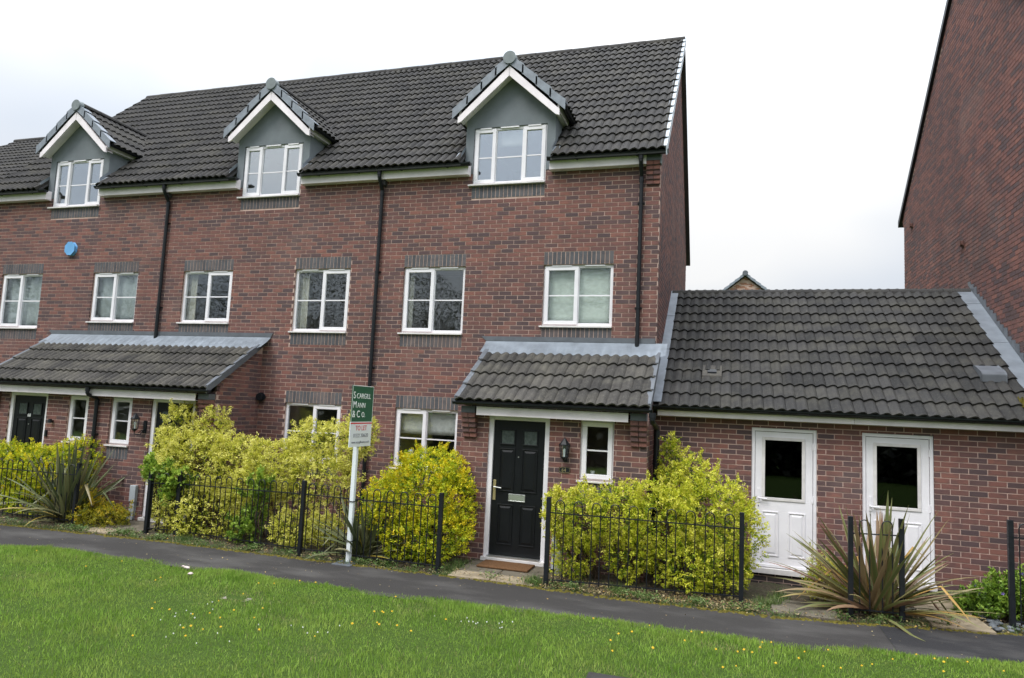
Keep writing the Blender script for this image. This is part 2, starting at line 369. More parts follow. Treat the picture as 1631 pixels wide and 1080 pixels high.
# ------------------------------------------------------------------ roof tiles
PROF = [(0, 0), (.10, .003), (.26, .012), (.42, .024), (.58, .030), (.74, .028), (.88, .016), (1, .001)]
def prof(u):
    t_ = u-math.floor(u)
    for (a, ha), (b, hb) in zip(PROF, PROF[1:]):
        if t_ <= b+1e-9: return ha+(hb-ha)*(t_-a)/(b-a)
    return 0
tcache = {}
def tile_mesh(a, b, rw, L, ti, mat):
    """tile covering roll coordinates a..b; local: x along eaves, y up the slope, z normal; origin at its lower left"""
    ph = a-math.floor(a); k = (round(ph, 2), round(b-a, 2), round(rw, 4), round(L, 3), ti, mat)
    if k in tcache: return tcache[k]
    us = [a]; q = math.floor(a)
    while q < b:
        for (t_, _) in PROF[:-1]:
            if a+1e-3 < q+t_ < b-1e-3: us.append(q+t_)
        q += 1
    us.append(b); n = len(us); OV = .06; LIFT = .036; TH = .026; m_ = MB(); g = .002
    xs = [(u-a)*rw for u in us]; xs[0] += g; xs[-1] -= g
    hs = [prof(u)*1.15 for u in us]; hs[-1] = prof(b-1e-6)*1.15
    vs = [(x, 0, h+LIFT) for x, h in zip(xs, hs)]+[(x, L+OV, h+.002) for x, h in zip(xs, hs)]+[(x, .002, h+LIFT-TH) for x, h in zip(xs, hs)]
    fs = [(i, i+1, n+i+1, n+i) for i in range(n-1)]+[(2*n+i, 2*n+i+1, i+1, i) for i in range(n-1)]
    vs += [(xs[0], 0, -.01), (xs[0], L, -.01), (xs[-1], 0, -.01), (xs[-1], L, -.01)]
    fs += [(0, n, 3*n+1, 3*n), (n-1, 3*n+2, 3*n+3, 2*n-1)]
    m_.add(vs, fs, ti/7); me = m_.mesh('roof_tile', mat, False); tcache[k] = me; return me
def slope_frame(ex, ey, o):
    ex = Vector(ex).normalized(); ey = Vector(ey).normalized(); ez = ex.cross(ey)
    Mx = Matrix((ex, ey, ez)).transposed().to_4x4(); Mx.translation = Vector(o); return Mx
class Tileset:
    def __init__(s, limit=300): s.items = []; s.limit = limit
    def field(s, parent, Mx, width, rows, L, mat, cuts=None, seed=0, w0=0.0):
        """Mx: frame at lower-left; cuts(row)-> list of (x0,x1) allowed intervals"""
        n = round(width/.15); rw = width/n
        for r in range(rows):
            ivs = cuts(r) if cuts else [(0, width)]
            for (a, b) in ivs:
                a0, b0 = a/rw, b/rw; u = math.floor((a0-(r % 2))/2)*2+(r % 2)
                while u < b0:
                    p, q = max(u, a0), min(u+2, b0)
                    if q-p > .12:
                        random.seed(seed*7001+r*131+int(u*17)); ti = random.choice((0, 1, 2, 3, 3, 4, 4, 5, 6, 7))
                        p = round(p, 2); q = round(q, 2)
                        T = Mx @ Matrix.Translation((p*rw, r*L+random.uniform(-.003, .003), random.uniform(0, .003))) @ Matrix.Rotation(random.uniform(-.006, .006), 4, 'Z')
                        s.items.append(((T.translation-Vector(CAMPOS)).length, parent, T, tile_mesh(p, q, rw, L, ti, mat), mat))
                    u += 2
    def build(s):
        s.items.sort(key=lambda q: q[0]); rest = {}
        for i, (d, par, T, me, mat) in enumerate(s.items):
            if i < s.limit:
                o = bpy.data.objects.new('roof_tile', me); C.objects.link(o); l, q, _ = T.decompose(); o.location = l; o.rotation_euler = q.to_euler(); attach(o, par)
            else:
                k = (par.name, mat); mb = rest.setdefault(k, (par, MB()))[1]
                at = me.attributes['tint'].data[0].value
                mb.add([T @ v.co for v in me.vertices], [tuple(p.vertices) for p in me.polygons], at)
        for (n, mat), (par, mb) in rest.items(): mb.build('tiling', mat, par, kind='stuff')

# ------------------------------------------------------------------ windows
def frame_rect(mb, x0, x1, z0, z1, t, y0, y1):
    mb.box(x0, x1, y0, y1, z0, z0+t); mb.box(x0, x1, y0, y1, z1-t, z1)
    mb.box(x0, x0+t, y0, y1, z0+t, z1-t); mb.box(x1-t, x1, y0, y1, z0+t, z1-t)
def window(parent, x0, x1, z0, z1, lights, y=0, rm=.35, bar=.5, glass='glass', sill=True, vents=True, room=True, sidesill=.035):
    """lights: list of (relative width, opens?)"""
    e = .002; f = MB(); yf = y+.045; T = .052; X0, X1, Z0, Z1 = x0+e, x1-e, z0+e, z1-e
    frame_rect(f, X0, X1, Z0, Z1, T, yf, yf+.06)
    tot = sum(l[0] for l in lights); edges = [X0]; a = X0
    for l in lights: a += (X1-X0)*l[0]/tot; edges.append(a)
    for q in edges[1:-1]: f.box(q-T*.42, q+T*.42, yf+.001, yf+.059, Z0+T, Z1-T)
    w = f.build('window', 'white_upvc', parent, bevel=.004)
    for i, l in enumerate(lights):
        a, b = edges[i]+(T if i == 0 else T*.42), edges[i+1]-(T if i == len(lights)-1 else T*.42); c, d = Z0+T, Z1-T
        if l[1]:
            g = .028; s_ = MB(); frame_rect(s_, a-g, b+g, c-g, d+g, .066, yf-.018, yf-.001); frame_rect(s_, a+.001, b-.001, c+.001, d-.001, .037, yf-.001, yf+.03)
            s_.build('sash', 'white_upvc', w, bevel=.004); a, b, c, d = a+.037, b-.037, c+.037, d-.037; yg = yf+.012
        else: yg = yf+.022
        box('pane', glass, w, a-.004, b+.004, yg, yg+.004, c-.004, d+.004)
        zb = c+(d-c)*bar
        box('glazing_bar', 'white_upvc', w, a, b, yg-.007, yg-.001, zb-.011, zb+.011)
        if vents: 
            xm = (a+b)/2; hw = min(.17, (b-a)*.42); box('trickle_vent', 'white_upvc', w, xm-hw, xm+hw, yf-.03, yf-.0005 if not l[1] else yf-.0185, Z1-.026, Z1-.004)
    if sill: box('sill', 'sill_white', w, x0-sidesill, x1+.0, y-.04, yf+.05, z0-.028, z0-.001, bevel=.003)
    if room:
        q = MB(); ax, bx, az, bz, ya, yb = x0-rm, x1+rm, z0-.6, z1+rm, y+.125, y+2.6
        q.add([(ax, ya, az), (bx, ya, az), (bx, yb, az), (ax, yb, az), (ax, ya, bz), (bx, ya, bz), (bx, yb, bz), (ax, yb, bz)], [(0, 1, 2, 3), (7, 6, 5, 4), (3, 2, 6, 7), (0, 3, 7, 4), (1, 5, 6, 2)])
        q.build('room', 'interior_wall', w)
    return w
def curtain(name, x0, x1, z0, z1, y, label, mat, n=24, amp=.02, gather=0):
    m_ = MB(); rows = 5
    for r in range(rows+1):
        for i in range(n+1):
            t_ = i/n; k = r/rows; xx = x0+(x1-x0)*t_
            if gather: xx += gather*(k-.5)**2*math.sin(t_*math.pi)
            m_.v.append((xx, y+amp*math.sin(t_*n*1.15)+amp*.4*math.sin(t_*41+k*2), z0+(z1-z0)*k))
    for r in range(rows):
        for i in range(n): m_.f.append((r*(n+1)+i, r*(n+1)+i+1, (r+1)*(n+1)+i+1, (r+1)*(n+1)+i)); m_.t.append(.5); m_.m.append(0)
    o = solo(m_, name, mat, label, 'curtain' if 'curtain' in name else 'blind', ((x0+x1)/2, y, z0), smooth=True)
    s = o.modifiers.new('thick', 'SOLIDIFY'); s.thickness = .003; return o

# ------------------------------------------------------------------ setting: ground, path, beds
def interp(pts, x):
    for (a, ya), (b, yb) in zip(pts, pts[1:]):
        if x <= b: return ya+(yb-ya)*(x-a)/(b-a)
    return pts[-1][1]
FAR = [(-40, -2.60), (-5.2, -2.56), (-3.6, -2.47), (-2.2, -2.38), (.6, -2.37), (3, -2.32), (5, -2.40), (6.9, -2.32), (8.24, -2.06), (9.44, -1.80), (12, -1.45), (40, -1.2)]
NEAR = [(-40, -3.75), (-3.77, -3.62), (-1.2, -3.40), (1.33, -3.50), (3.37, -3.42), (5.18, -3.34), (6.8, -3.30), (8, -3.16), (9.05, -2.94), (12, -2.55), (40, -2.3)]
PZ = -.10
def far(x): return interp(FAR, x)+.012*math.sin(x*9)+.008*math.sin(x*23)
def near(x): return interp(NEAR, x)+.02*math.sin(x*5+1)+.015*math.sin(x*14)+.01*math.sin(x*31)
def sheet(name, mat, xs, ya, yb, za, zb, ny=4, zf=None):
    m_ = MB(); n = len(xs)
    for j in range(ny+1):
        for x in xs:
            k = j/ny; y0_, y1_ = ya(x), yb(x); yy = y0_+(y1_-y0_)*k; zz = za(x)+(zb(x)-za(x))*k
            if zf: zz += zf(x, yy, k)
            m_.v.append((x, yy, zz))
    for j in range(ny):
        for i in range(n-1): m_.f.append((j*n+i, j*n+i+1, (j+1)*n+i+1, (j+1)*n+i)); m_.t.append(.5); m_.m.append(0)
    o = m_.build(name, mat, None, smooth=True); o['kind'] = 'structure'; return o
XS = [-40, -25, -15]+[-10+i*.1 for i in range(220)]+[12.5, 16, 25, 40]
gm = MB(); gm.add([(-600, -600, -.32), (600, -600, -.32), (600, 600, -.32), (-600, 600, -.32)], [(0, 1, 2, 3)])
gm.build('ground', 'lawn')['kind'] = 'structure'
XP = [x for x in XS if x <= 7.95]
sheet('footpath', 'asphalt', XP, lambda x: near(x)-.12, lambda x: far(x)+.03, lambda x: PZ-.004, lambda x: PZ)
XQ = [x for x in XS if x >= 7.85]
m_ = MB(); xs = [7.95-.02*(i % 2) for i in range(2)]
sheet('resurfaced_footpath', 'new_asphalt', XQ, lambda x: near(x)-.12, lambda x: far(x)+.03, lambda x: PZ-.001, lambda x: PZ+.003)
def bed_in(x): return interp([(-40, PZ-.02), (5, PZ-.02), (6.5, -.2), (40, -.2)], x)
def bumpy(x, y, k): return (.014*math.sin(x*17+y*11)+.012*math.sin(x*41-y*29)+.01*math.sin(x*7+y*53))*(1 if k > .05 else .3)+(.015 if .1 < k < .9 else 0)
sheet('planting_bed', 'soil', XS, lambda x: far(x)-.01, lambda x: .4, lambda x: PZ-.006, bed_in, 14, bumpy)
def lawnz(x, y):
    d = near(x)-y; e = min(1, max(0, d/.25)); return PZ-.012+.035*e+.012*math.sin(x*1.7)*math.sin(y*1.3)+.008*math.sin(x*4.1+y*3.3)
m_ = MB(); ys = [0, .04, .1, .2, .4, .7, 1.1, 1.7, 2.5, 3.5, 5, 8, 14, 25, 45]
for d in ys:
    for x in XS: y = near(x)-d; m_.v.append((x, y, lawnz(x, y) if d < 8 else PZ))
n = len(XS)
for j in range(len(ys)-1):
    for i in range(n-1): m_.f.append((j*n+i, (j+1)*n+i, (j+1)*n+i+1, j*n+i+1)); m_.t.append(.5); m_.m.append(0)
m_.build('lawn', 'lawn', None, smooth=True)['kind'] = 'structure'

# ------------------------------------------------------------------ common part builders for houses
def gutter(parent, x0, x1, y, z, drop=0.0, r=.057):
    """half-round gutter, top at z, centre line y"""
    m_ = MB(); n = 8; ring = [(r*math.cos(math.pi+math.pi*i/n), r*math.sin(math.pi+math.pi*i/n)*.95) for i in range(n+1)]
    inner = [(a*.9, b*.88) for a, b in ring][::-1]; poly = ring+inner
    for (xa, xb) in ((x0, x1),): m_.prism([(y+a, z+b) for a, b in poly], xa, xb, 'x')
    for xe in (x0, x1-.006): m_.prism([(y+a*1.06, z+.004+b*1.06) for a, b in ring], xe-.003, xe+.009, 'x')
    g = m_.build('gutter', 'black_plastic', parent); k = max(2, round((x1-x0)/.9))
    for i in range(k):
        xx = x0+(i+.5)*(x1-x0)/k; b = MB(); b.prism([(y+a*1.12, z+b_*1.12) for a, b_ in ring]+[(y+a, z+b_) for a, b_ in ring][::-1], xx-.015, xx+.015, 'x'); b.box(xx-.012, xx+.012, y+r*.9, y+r+.03, z-.05, z-.02)
        b.build('gutter_bracket', 'black_plastic', g)
    return g
def pipe(parent, x, ytop, yb, z1, z0, neck=.3, r=.034, shoe=False, clips=(.2, .6)):
    pts = [(x, ytop, z1), (x, ytop, z1-.10), (x, ytop+.02, z1-.13), (x, yb-.02, z1-neck+.03), (x, yb, z1-neck), (x, yb, z0)]
    if shoe: pts[-1] = (x, yb, z0+.04); pts.append((x, yb-.05, z0))
    m_ = MB(); m_.tube(pts, r, 10); o = m_.build('downpipe', 'black_plastic', parent, smooth=False)
    c = MB(); c.tube([(x, yb, z1-neck-.005), (x, yb, z1-neck-.09)], r*1.18, 10); c.tube([(x, ytop, z1), (x, ytop, z1-.07)], r*1.25, 10); c.build('collar', 'black_plastic', o)
    L = z1-neck-z0
    for k in clips:
        zz = z0+L*k; b = MB(); b.tube([(x, yb, zz-.012), (x, yb, zz+.012)], r*1.2, 10); b.box(x-.06, x+.06, yb+r, yb+r+.018, zz-.012, zz+.012); b.build('pipe_clip', 'black_plastic', o)
    return o
def corbel(parent, x0, x1, y, ztop, n=5, k_=1):
    """grey kneeler block over projecting brick courses"""
    m_ = MB()
    box('kneeler', 'dark_lead', parent, x0, x1, y-.16*k_, y+.02, ztop-.10, ztop)
    for i in range(n):
        z1 = ztop-.105-i*.075; pr = (.155-i*.028)*k_; k = MB()
        k.box(x0, (x0+x1)/2-.004, y-pr, y+.02, z1-.062, z1, [.95, .6, .8, .3, .7][i % 5]); k.box((x0+x1)/2+.004, x1, y-pr, y+.02, z1-.062, z1, [.8, .9, .3, .75, .9][i % 5])
        k.box(x0+.008, x1-.008, y-pr+.012, y+.02, z1-.074, z1-.0625, .1)
        k.build('corbel_brick', 'red_brick', parent)
def lantern(label, x, y, z, arm=False, group='black wall lanterns beside the front doors'):
    """coach lantern; z is the middle of the body"""
    t_ = thing('wall_lantern', label, 'lamp', (x, y, z-.2), group)
    dy = -.09 if not arm else -.14; cx = x if not arm else x-.10; cy = y+dy
    b = MB(); b.box(x-.03, x+.03, y-.02, y+.004, z-.17, z+.05)
    if arm: b.tube([(x, y-.02, z-.10), (x-.03, y-.08, z-.20), (cx, cy, z-.19), (cx, cy, z-.13)], .011, 6); b.tube([(x, y-.02, z-.12), (x-.01, y-.08, z-.13), (x-.05, y-.1, z-.17)], .008, 6)
    else: b.box(x-.012, x+.012, y-.08, y, z-.02, z+.0)
    b.build('bracket', 'black_paint', t_)
    R = .075 if not arm else .07; f = MB(); f.frus((cx, cy), z-.115, z-.095, R*.7, R*.78, 6); f.frus((cx, cy), z-.15, z-.115, .015, R*.55, 6)
    f.frus((cx, cy), z+.07, z+.085, R*1.15, R*1.15, 6)
    for k in range(6):
        a = 2*math.pi*k/6; f.tube([(cx+R*.76*math.cos(a), cy+R*.76*math.sin(a), z-.1), (cx+R*math.cos(a), cy+R*math.sin(a), z+.075)], .006, 4)
    f.build('cage', 'black_paint', t_)
    r_ = MB(); r_.frus((cx, cy), z+.0855, z+.15, R*1.1, R*.35, 6); r_.frus((cx, cy), z+.15, z+.165, R*.4, R*.3, 6); r_.frus((cx, cy), z+.165, z+.19, .012, .004, 6); r_.build('hood', 'black_paint', t_)
    g = MB(); g.frus((cx, cy), z-.094, z+.069, R*.68, R*.9, 6); g.build('glass', 'glass', t_)
    l = MB(); l.frus((cx, cy), z-.093, z-.05, .014, .014, 8); l.frus((cx, cy), z-.05, z+.0, .016, .026, 8); l.frus((cx, cy), z, z+.025, .026, .008, 8); l.build('bulb', 'board_white', t_)
def text(s, size, loc, rot, mat, parent, name='lettering', ext=.0015, sx=1, align='LEFT'):
    cu = bpy.data.curves.new('t', 'FONT'); cu.body = s; cu.size = size; cu.extrude = ext; cu.align_x = align
    ob = bpy.data.objects.new('t', cu); C.objects.link(ob); dg = bpy.context.evaluated_depsgraph_get(); dg.update()
    me = bpy.data.meshes.new_from_object(ob.evaluated_get(dg)); me.name = name; bpy.data.objects.remove(ob)
    me.transform(Matrix.Diagonal((sx, 1, 1, 1))); me.materials.clear(); me.materials.append(M(mat))
    o = bpy.data.objects.new(name, me); o.location = loc; o.rotation_euler = rot; C.objects.link(o); attach(o, parent); return o
def front_door(parent, x0, x1, y, z0, z1, number=None):
    """black panelled door in a white frame; x0..x1 is the outside of the frame"""
    f = MB(); T = .075; yf = y+.03
    f.box(x0, x0+T, yf, yf+.08, z0, z1); f.box(x1-T, x1, yf, yf+.08, z0, z1); f.box(x0+T, x1-T, yf, yf+.08, z1-.06, z1)
    d = MB(); a, b, c, e = x0+T+.003, x1-T-.003, z0+.06, z1-.063; d.box(a, b, yf+.03, yf+.075, c, e)
    o = d.build('front_door', 'door_black', parent, bevel=.003)
    f.build('door_frame', 'white_upvc', o, bevel=.004)
    box('threshold', 'sill_white', o, x0-.02, x1+.0, y-.05, yf+.07, z0-.02, z0+.035, bevel=.004); box('threshold_strip', 'chrome', o, x0+T, x1-T, y-.035, yf+.02, z0+.036, z0+.056)
    W_ = b-a; H = e-c; yd = yf+.03
    def panel(u0, u1, v0, v1, arch=False):
        p_ = MB(); X0, X1, Z0, Z1 = a+u0*W_, a+u1*W_, c+v0*H, c+v1*H; t = .014
        for (q0, q1, r0, r1) in ((X0, X1, Z1-t, Z1), (X0, X1, Z0, Z0+t), (X0, X0+t, Z0+t, Z1-t), (X1-t, X1, Z0+t, Z1-t)): p_.box(q0, q1, yd-.012, yd, r0, r1)
        p_.add([(X0+t*2, yd, Z0+t*2), (X1-t*2, yd, Z0+t*2), (X1-t*2, yd, Z1-t*2), (X0+t*2, yd, Z1-t*2), (X0+t*4, yd-.010, Z0+t*4), (X1-t*4, yd-.010, Z0+t*4), (X1-t*4, yd-.010, Z1-t*4), (X0+t*4, yd-.010, Z1-t*4)],
               [(0, 1, 5, 4), (1, 2, 6, 5), (2, 3, 7, 6), (3, 0, 4, 7), (4, 5, 6, 7)])
        p_.build('door_panel', 'door_black', o, bevel=.003)
    for (u0, u1) in ((.13, .43), (.57, .87)):
        panel(u0, u1, .47, .79); panel(u0, u1, .08, .375)
        X0, X1, Z0, Z1 = a+u0*W_+.02, a+u1*W_-.02, c+.825*H, c+.925*H; g = MB(); frame_rect(g, X0-.02, X1+.02, Z0-.02, Z1+.02, .022, yd-.014, yd-.001); g.build('light_moulding', 'door_black', o, bevel=.003)
        box('door_light', 'frost', o, X0, X1, yd-.004, yd-.001, Z0, Z1)
    h = MB(); hx = a+.045; h.box(hx-.022, hx+.022, yd-.010, yd, c+.40*H, c+.55*H); h.build('handle_plate', 'brass', o, bevel=.003)
    h = MB(); h.tube([(hx, yd-.01, c+.50*H), (hx, yd-.05, c+.50*H), (hx+.12, yd-.05, c+.495*H)], .010, 8); h.build('door_handle', 'chrome', o)
    l = MB(); frame_rect(l, a+.5*W_-.13, a+.5*W_+.13, c+.40*H, c+.44*H+.03, .010, yd-.012, yd); l.box(a+.5*W_-.119, a+.5*W_+.119, yd-.008, yd-.001, c+.40*H+.011, c+.44*H+.019); l.build('letterbox', 'chrome', o, bevel=.002)
    l = MB(); l.tube([(a+.5*W_, yd, c+.73*H), (a+.5*W_, yd-.008, c+.73*H)], .010, 8); l.build('spyhole', 'chrome', o)
    if number:
        text(number, .085, (a+.5*W_-.05, yd-.004, c+.80*H), (math.pi/2, 0, 0), 'ink_white', o, 'door_number')
    q = MB(); q.add([(x0, y+.13, z0), (x1, y+.13, z0), (x1, y+.13, z1), (x0, y+.13, z1)], [(3, 2, 1, 0)]); q.build('hall_backing', 'interior_wall', o)
    return o

U = 4.953
PITCH = .980; EY = .28
MZ = 6.46
def mainz(y): return MZ+PITCH*(y+EY)
ex = (1, 0, 0); cs = 1/math.sqrt(1+PITCH**2); ROWS = 17; YR = 4.0; SL = (YR+EY)/cs; GAUGE = SL/ROWS
WH, WT, WS, W1 = 4.6575, 1.2, 1.05, 1.2      # middle window head, tall, short, width
LH = 2.1075                                   # ground-floor window head
def dormer(parent, tiles, xc):
    """gabled dormer on the main roof at centre xc"""
    hw, zb = .83, 6.345; yb = lambda z: (z-MZ)/PITCH-EY
    x0, x1 = xc-.677, xc+.677; wz0, wz1 = 6.1325, 7.1825
    d = MB(); ze = 7.36; apex = 8.2; th = .1
    # front wall around the window
    d.prism([(xc-hw, zb), (x0, zb), (x0, wz1), (x1, wz1), (x1, zb), (xc+hw, zb), (xc+hw, ze), (xc, apex-.02), (xc-hw, ze)], -.004, .10, 'y')
    for s_ in (-1, 1):
        xa, xb_ = (xc-hw, xc-hw+.08) if s_ < 0 else (xc+hw-.08, xc+hw)
        d.prism([(.10, mainz(.1)-.12), (.10, ze+.05), (yb(ze+.05), ze+.05)], xa, xb_, 'x')
    o = d.build('dormer', 'grey_render', parent)
    slope = .93; zt = lambda dx: 8.36-slope*abs(dx)
    # roof board under the tiles
    for s_ in (-1, 1):
        m_ = MB(); e0 = (xc, zt(0)-.04); e1 = (xc+s_*1.0, zt(1.0)-.04); e2 = (xc+s_*1.0, zt(1.0)-.07); e3 = (xc, zt(0)-.07)
        m_.prism([e0, e1, e2, e3], -.19, 1.75, 'y'); m_.build('roof_board', 'dark_soffit', o)
        # bargeboard
        q = MB(); w = .118; f = lambda dx, off: (xc+s_*dx, 8.19-slope*dx-off)
        q.prism([f(0, 0), f(.93, 0), f(.93, .10), f(.87, .135), f(0, w*1.40)], -.215, -.18, 'y'); q.build('bargeboard', 'fascia_white', o, bevel=.003)
        # soffit and return fascia
        q = MB(); q.prism([f(0, w*.9), f(.90, w*.6), f(.90, w*.75), f(0, w*1.05)], -.179, -.005, 'y'); q.build('soffit', 'fascia_white', o)
        xx = xc+s_*.92; q = MB(); ye = yb(zt(.92)-.2); q.box(min(xx, xx-s_*.03), max(xx, xx-s_*.03), -.179, ye, zt(.92)-.19, zt(.92)-.05); q.box(min(xc+s_*hw, xx-s_*.031), max(xc+s_*hw, xx-s_*.031), -.004, ye, zt(.92)-.19, zt(.92)-.175); q.build('side_fascia', 'fascia_white', o)
        g = MB(); gx = xc+s_*1.0; ring = [(.045*math.cos(math.pi+math.pi*i/6), .045*math.sin(math.pi+math.pi*i/6)) for i in range(7)]
        g.prism([(gx+a, zt(1.0)-.02+b) for a, b in ring], -.17, .60, 'y'); g.build('dormer_gutter', 'black_plastic', o)
        # tiles of the slope
        L = .335; rows = 4; ln = math.hypot(1.04, 1.04*slope); Lx = ln/rows
        if s_ > 0: Mx = slope_frame((0, 1, 0), (-1, 0, slope), (xc+1.04, -.12, zt(1.04)-.01))
        else: Mx = slope_frame((0, -1, 0), (1, 0, slope), (xc-1.04, 1.68, zt(1.04)-.01))
        def cuts(r, s_=s_):
            zr = zt(1.04)+(r+1)*Lx*slope/math.hypot(1, slope); end = yb(zr)+.12
            end = min(end, 1.68)
            return [(0, end+.12)] if s_ > 0 else [(1.8-(end+.12), 1.8)]
        tiles.field(o, Mx, 1.8, rows, Lx, 'main_tile', cuts, seed=int(xc*10)+s_)
        # verge tiles, one per course
        for r in range(4):
            dx1 = 1.03-r*1.03/4*1.0; dx0 = dx1-.275; c = MB(); up_ = .045
            pts = [(xc+s_*dx1, zt(dx1)+up_+.035), (xc+s_*dx0, zt(dx0)+up_), (xc+s_*dx0, zt(dx0)+up_-.150), (xc+s_*dx1, zt(dx1)+up_-.135)]
            c.prism(pts, -.235, -.222+.0, 'y'); top = [(xc+s_*dx1, zt(dx1)+up_+.035), (xc+s_*dx0, zt(dx0)+up_), (xc+s_*dx0, zt(dx0)+up_-.016), (xc+s_*dx1, zt(dx1)+up_+.018)]
            c.prism(top, -.2219, -.07, 'y'); c.build('verge_tile', 'verge_grey', o, bevel=.006)
    # ridge
    r_ = MB(); pr = [(.12*math.cos(math.pi*i/8), .10*math.sin(math.pi*i/8)) for i in range(9)]
    for k in range(4):
        y0_, y1_ = -.14+k*.44, -.14+(k+1)*.44-.008; m_ = MB(); sc_ = 1+.02*(k % 2); m_.prism([(xc+a*sc_, 8.335+b*sc_) for a, b in pr], y0_, min(y1_, 1.62), 'y', .4); m_.build('ridge_tile', 'main_tile', o)
    m_ = MB(); m_.prism([(xc+0.105*math.cos(2*math.pi*i/20), 8.335+.105*math.sin(2*math.pi*i/20)) for i in range(20)], -.26, -.141, 'y'); m_.build('ridge_end_cap', 'cap_grey', o, bevel=.012)
    # lead soakers at the foot of the cheeks
    for s_ in (-1, 1):
        q = MB(); a = xc+s_*(hw+.002); b = xc+s_*(hw+.11)
        q.add([(a, -.20, mainz(-.20)+.052), (b, -.20, mainz(-.20)+.052), (b, .05, mainz(.05)+.055), (a, .05, mainz(.05)+.055), (a, .05, mainz(.05)+.13), (a, -.20, mainz(-.20)+.13)], [(0, 1, 2, 3), (0, 3, 4, 5)] if s_ > 0 else [(3, 2, 1, 0), (5, 4, 3, 0)]); q.build('flashing', 'lead', o)
    w = window(parent, x0, x1, wz0, wz1, [(.9, 1), (1.15, 0), (.95, 1)], y=-.02, rm=.08, bar=.47, glass='dormer_glass', sidesill=.06)
    return o

def house(name, label, x0, x1, mirror, party, tall_first, door68=False):
    """x0..x1 extent; f(v) maps distance from the party line to x"""
    g = 'brick terraced houses of the row'
    h = thing(name, label, 'house', ((x0+x1)/2, 0, PZ), g)
    F = (lambda v: party+v) if not mirror else (lambda v: party-v)
    def iv(a, w): return tuple(sorted((F(a), F(a+w))))
    br = Brickset(); tl = Tileset()
    end = name == 'end_terrace_house'
    # openings
    Wt = iv(.547, W1); Ws = iv(3.175, W1); Wg = iv(.547, W1); D = iv(1.783, 1.354)
    holes = [(Wt[0], Wt[1], WH-WT, WH), (Ws[0], Ws[1], WH-WS, WH), (Wg[0], Wg[1], LH-1.05, LH), (D[0], D[1], 6.1325, 7.0)]
    sold = [(Wt[0], Wt[1], WH, WH+.225), (Ws[0], Ws[1], WH, WH+.225), (Wg[0], Wg[1], LH, LH+.225), (Wt[0], Wt[1], WH-WT-.255, WH-WT-.03), (Ws[0], Ws[1], WH-WS-.255, WH-WS-.03), (Wg[0], Wg[1], LH-1.05-.255, LH-1.05-.03), (D[0], D[1], 5.88, 6.105)]
    wb = MB(); wall_cells(wb, 'S', 0, x0, x1, -.2, 6.34, holes); wall = wb.build('front_wall', 'mortar', h)
    P0, P1 = sorted((F(2.33), F(U if not end else 5.12)))
    br.wall(wall, 'S', 0, brick_rects(x0, x1, -.15, 6.335, [s for s in sold]+[(a, b, c-.03, d) for a, b, c, d in holes]+[(P0, P1, -1, 2.9)], phase=.03))
    for (a, b, c, d) in sold:
        s_ = box('lintel' if True else '', 'mortar', h, a, b, .004, .0075, c, d); soldiers(s_, a, b, c)
    # windows
    fl = (lambda l: l) if not mirror else (lambda l: l[::-1])
    window(h, *Wt, WH-WT, WH, fl([(.97, 1), (1, 0)])); window(h, *Ws, WH-WS, WH, fl([(1, 1), (1, 0)]), glass='patterned_glass' if end else 'glass')
    window(h, *Wg, LH-1.05, LH, fl([(.97, 1), (1, 0)]))
    # eaves: two runs of fascia either side of the dormer
    runs = []
    lo, hi = (D[0]-.03, D[1]+.10) if not mirror else (D[0]-.03, D[1]+.10)
    for (a, b, side) in ((x0, lo, 'l'), (hi, x1 if not end else 4.88, 'r')):
        f = MB(); f.box(a, b, -.142, -.12, 6.292, 6.46); f.box(a, b, -.12, -.001, 6.294, 6.304)
        if side == 'l': f.box(b-.02, b+.0, -.12, -.005, 6.305, 6.49)
        else: f.box(a, a+.02, -.12, -.005, 6.305, 6.49)
        f.build('fascia', 'fascia_white', h, bevel=.002)
    gutter(h, x0, lo+.06, -.20, 6.475); gutter(h, hi-.02, x1 if not end else 5.24, -.20, 6.475)
    # main roof
    xr1 = x1 if not end else 5.20; wdt = xr1-x0; xc = (D[0]+D[1])/2
    def cuts(r):
        yy = -EY+(r+1)*GAUGE*cs; 
        hx = min(.83, (8.36-mainz(yy))/.93-.10)
        if hx <= .03: return [(0, wdt)]
        return [(0, xc-hx-x0), (xc+hx-x0, wdt)]
    roof = MB()
    for (a, b, y0_, y1_) in ((x0, xc-.82, -.25, .75), (xc+.82, xr1, -.25, .75), (x0, xr1, .75, YR)):
        roof.prism([(y0_, mainz(y0_)-.02), (y1_, mainz(y1_)-.02), (y1_, mainz(y1_)-.07), (y0_, mainz(y0_)-.07)], a, b, 'x')
    roof.prism([(YR, mainz(YR)-.02), (8.0+EY, mainz(-EY)-.02), (8.0+EY, mainz(-EY)-.1), (YR, mainz(YR)-.1)], x0, xr1, 'x')
    roof.prism([(-.1, 6.2), (8.0, 6.2), (8.0, mainz(0)-.15), (YR, mainz(YR)-.1), (-.1, mainz(-.1)-.1)], x0+.002, x0+.10, 'x')
    ro = roof.build('roof', 'dark_soffit', h)
    tl.field(ro, slope_frame(ex, (0, 1, PITCH), (x0, -EY, mainz(-EY))), wdt, ROWS, GAUGE, 'main_tile', cuts, seed=int(x0*3))
    n = round(wdt/.45)
    for i in range(n):
        m_ = MB(); w = wdt/n; k = 1+.03*(i % 2); a = x0+i*w
        m_.prism([(YR+.14*k*math.cos(math.pi*j/8), mainz(YR)-.075+.13*k*math.sin(math.pi*j/8)) for j in range(9)], a+.004, a+w-.002, 'x', random.random()); m_.build('ridge_tile', 'main_tile', ro)
    dormer(h, tl, xc)
    return h, br, tl, F, wall, ro, holes

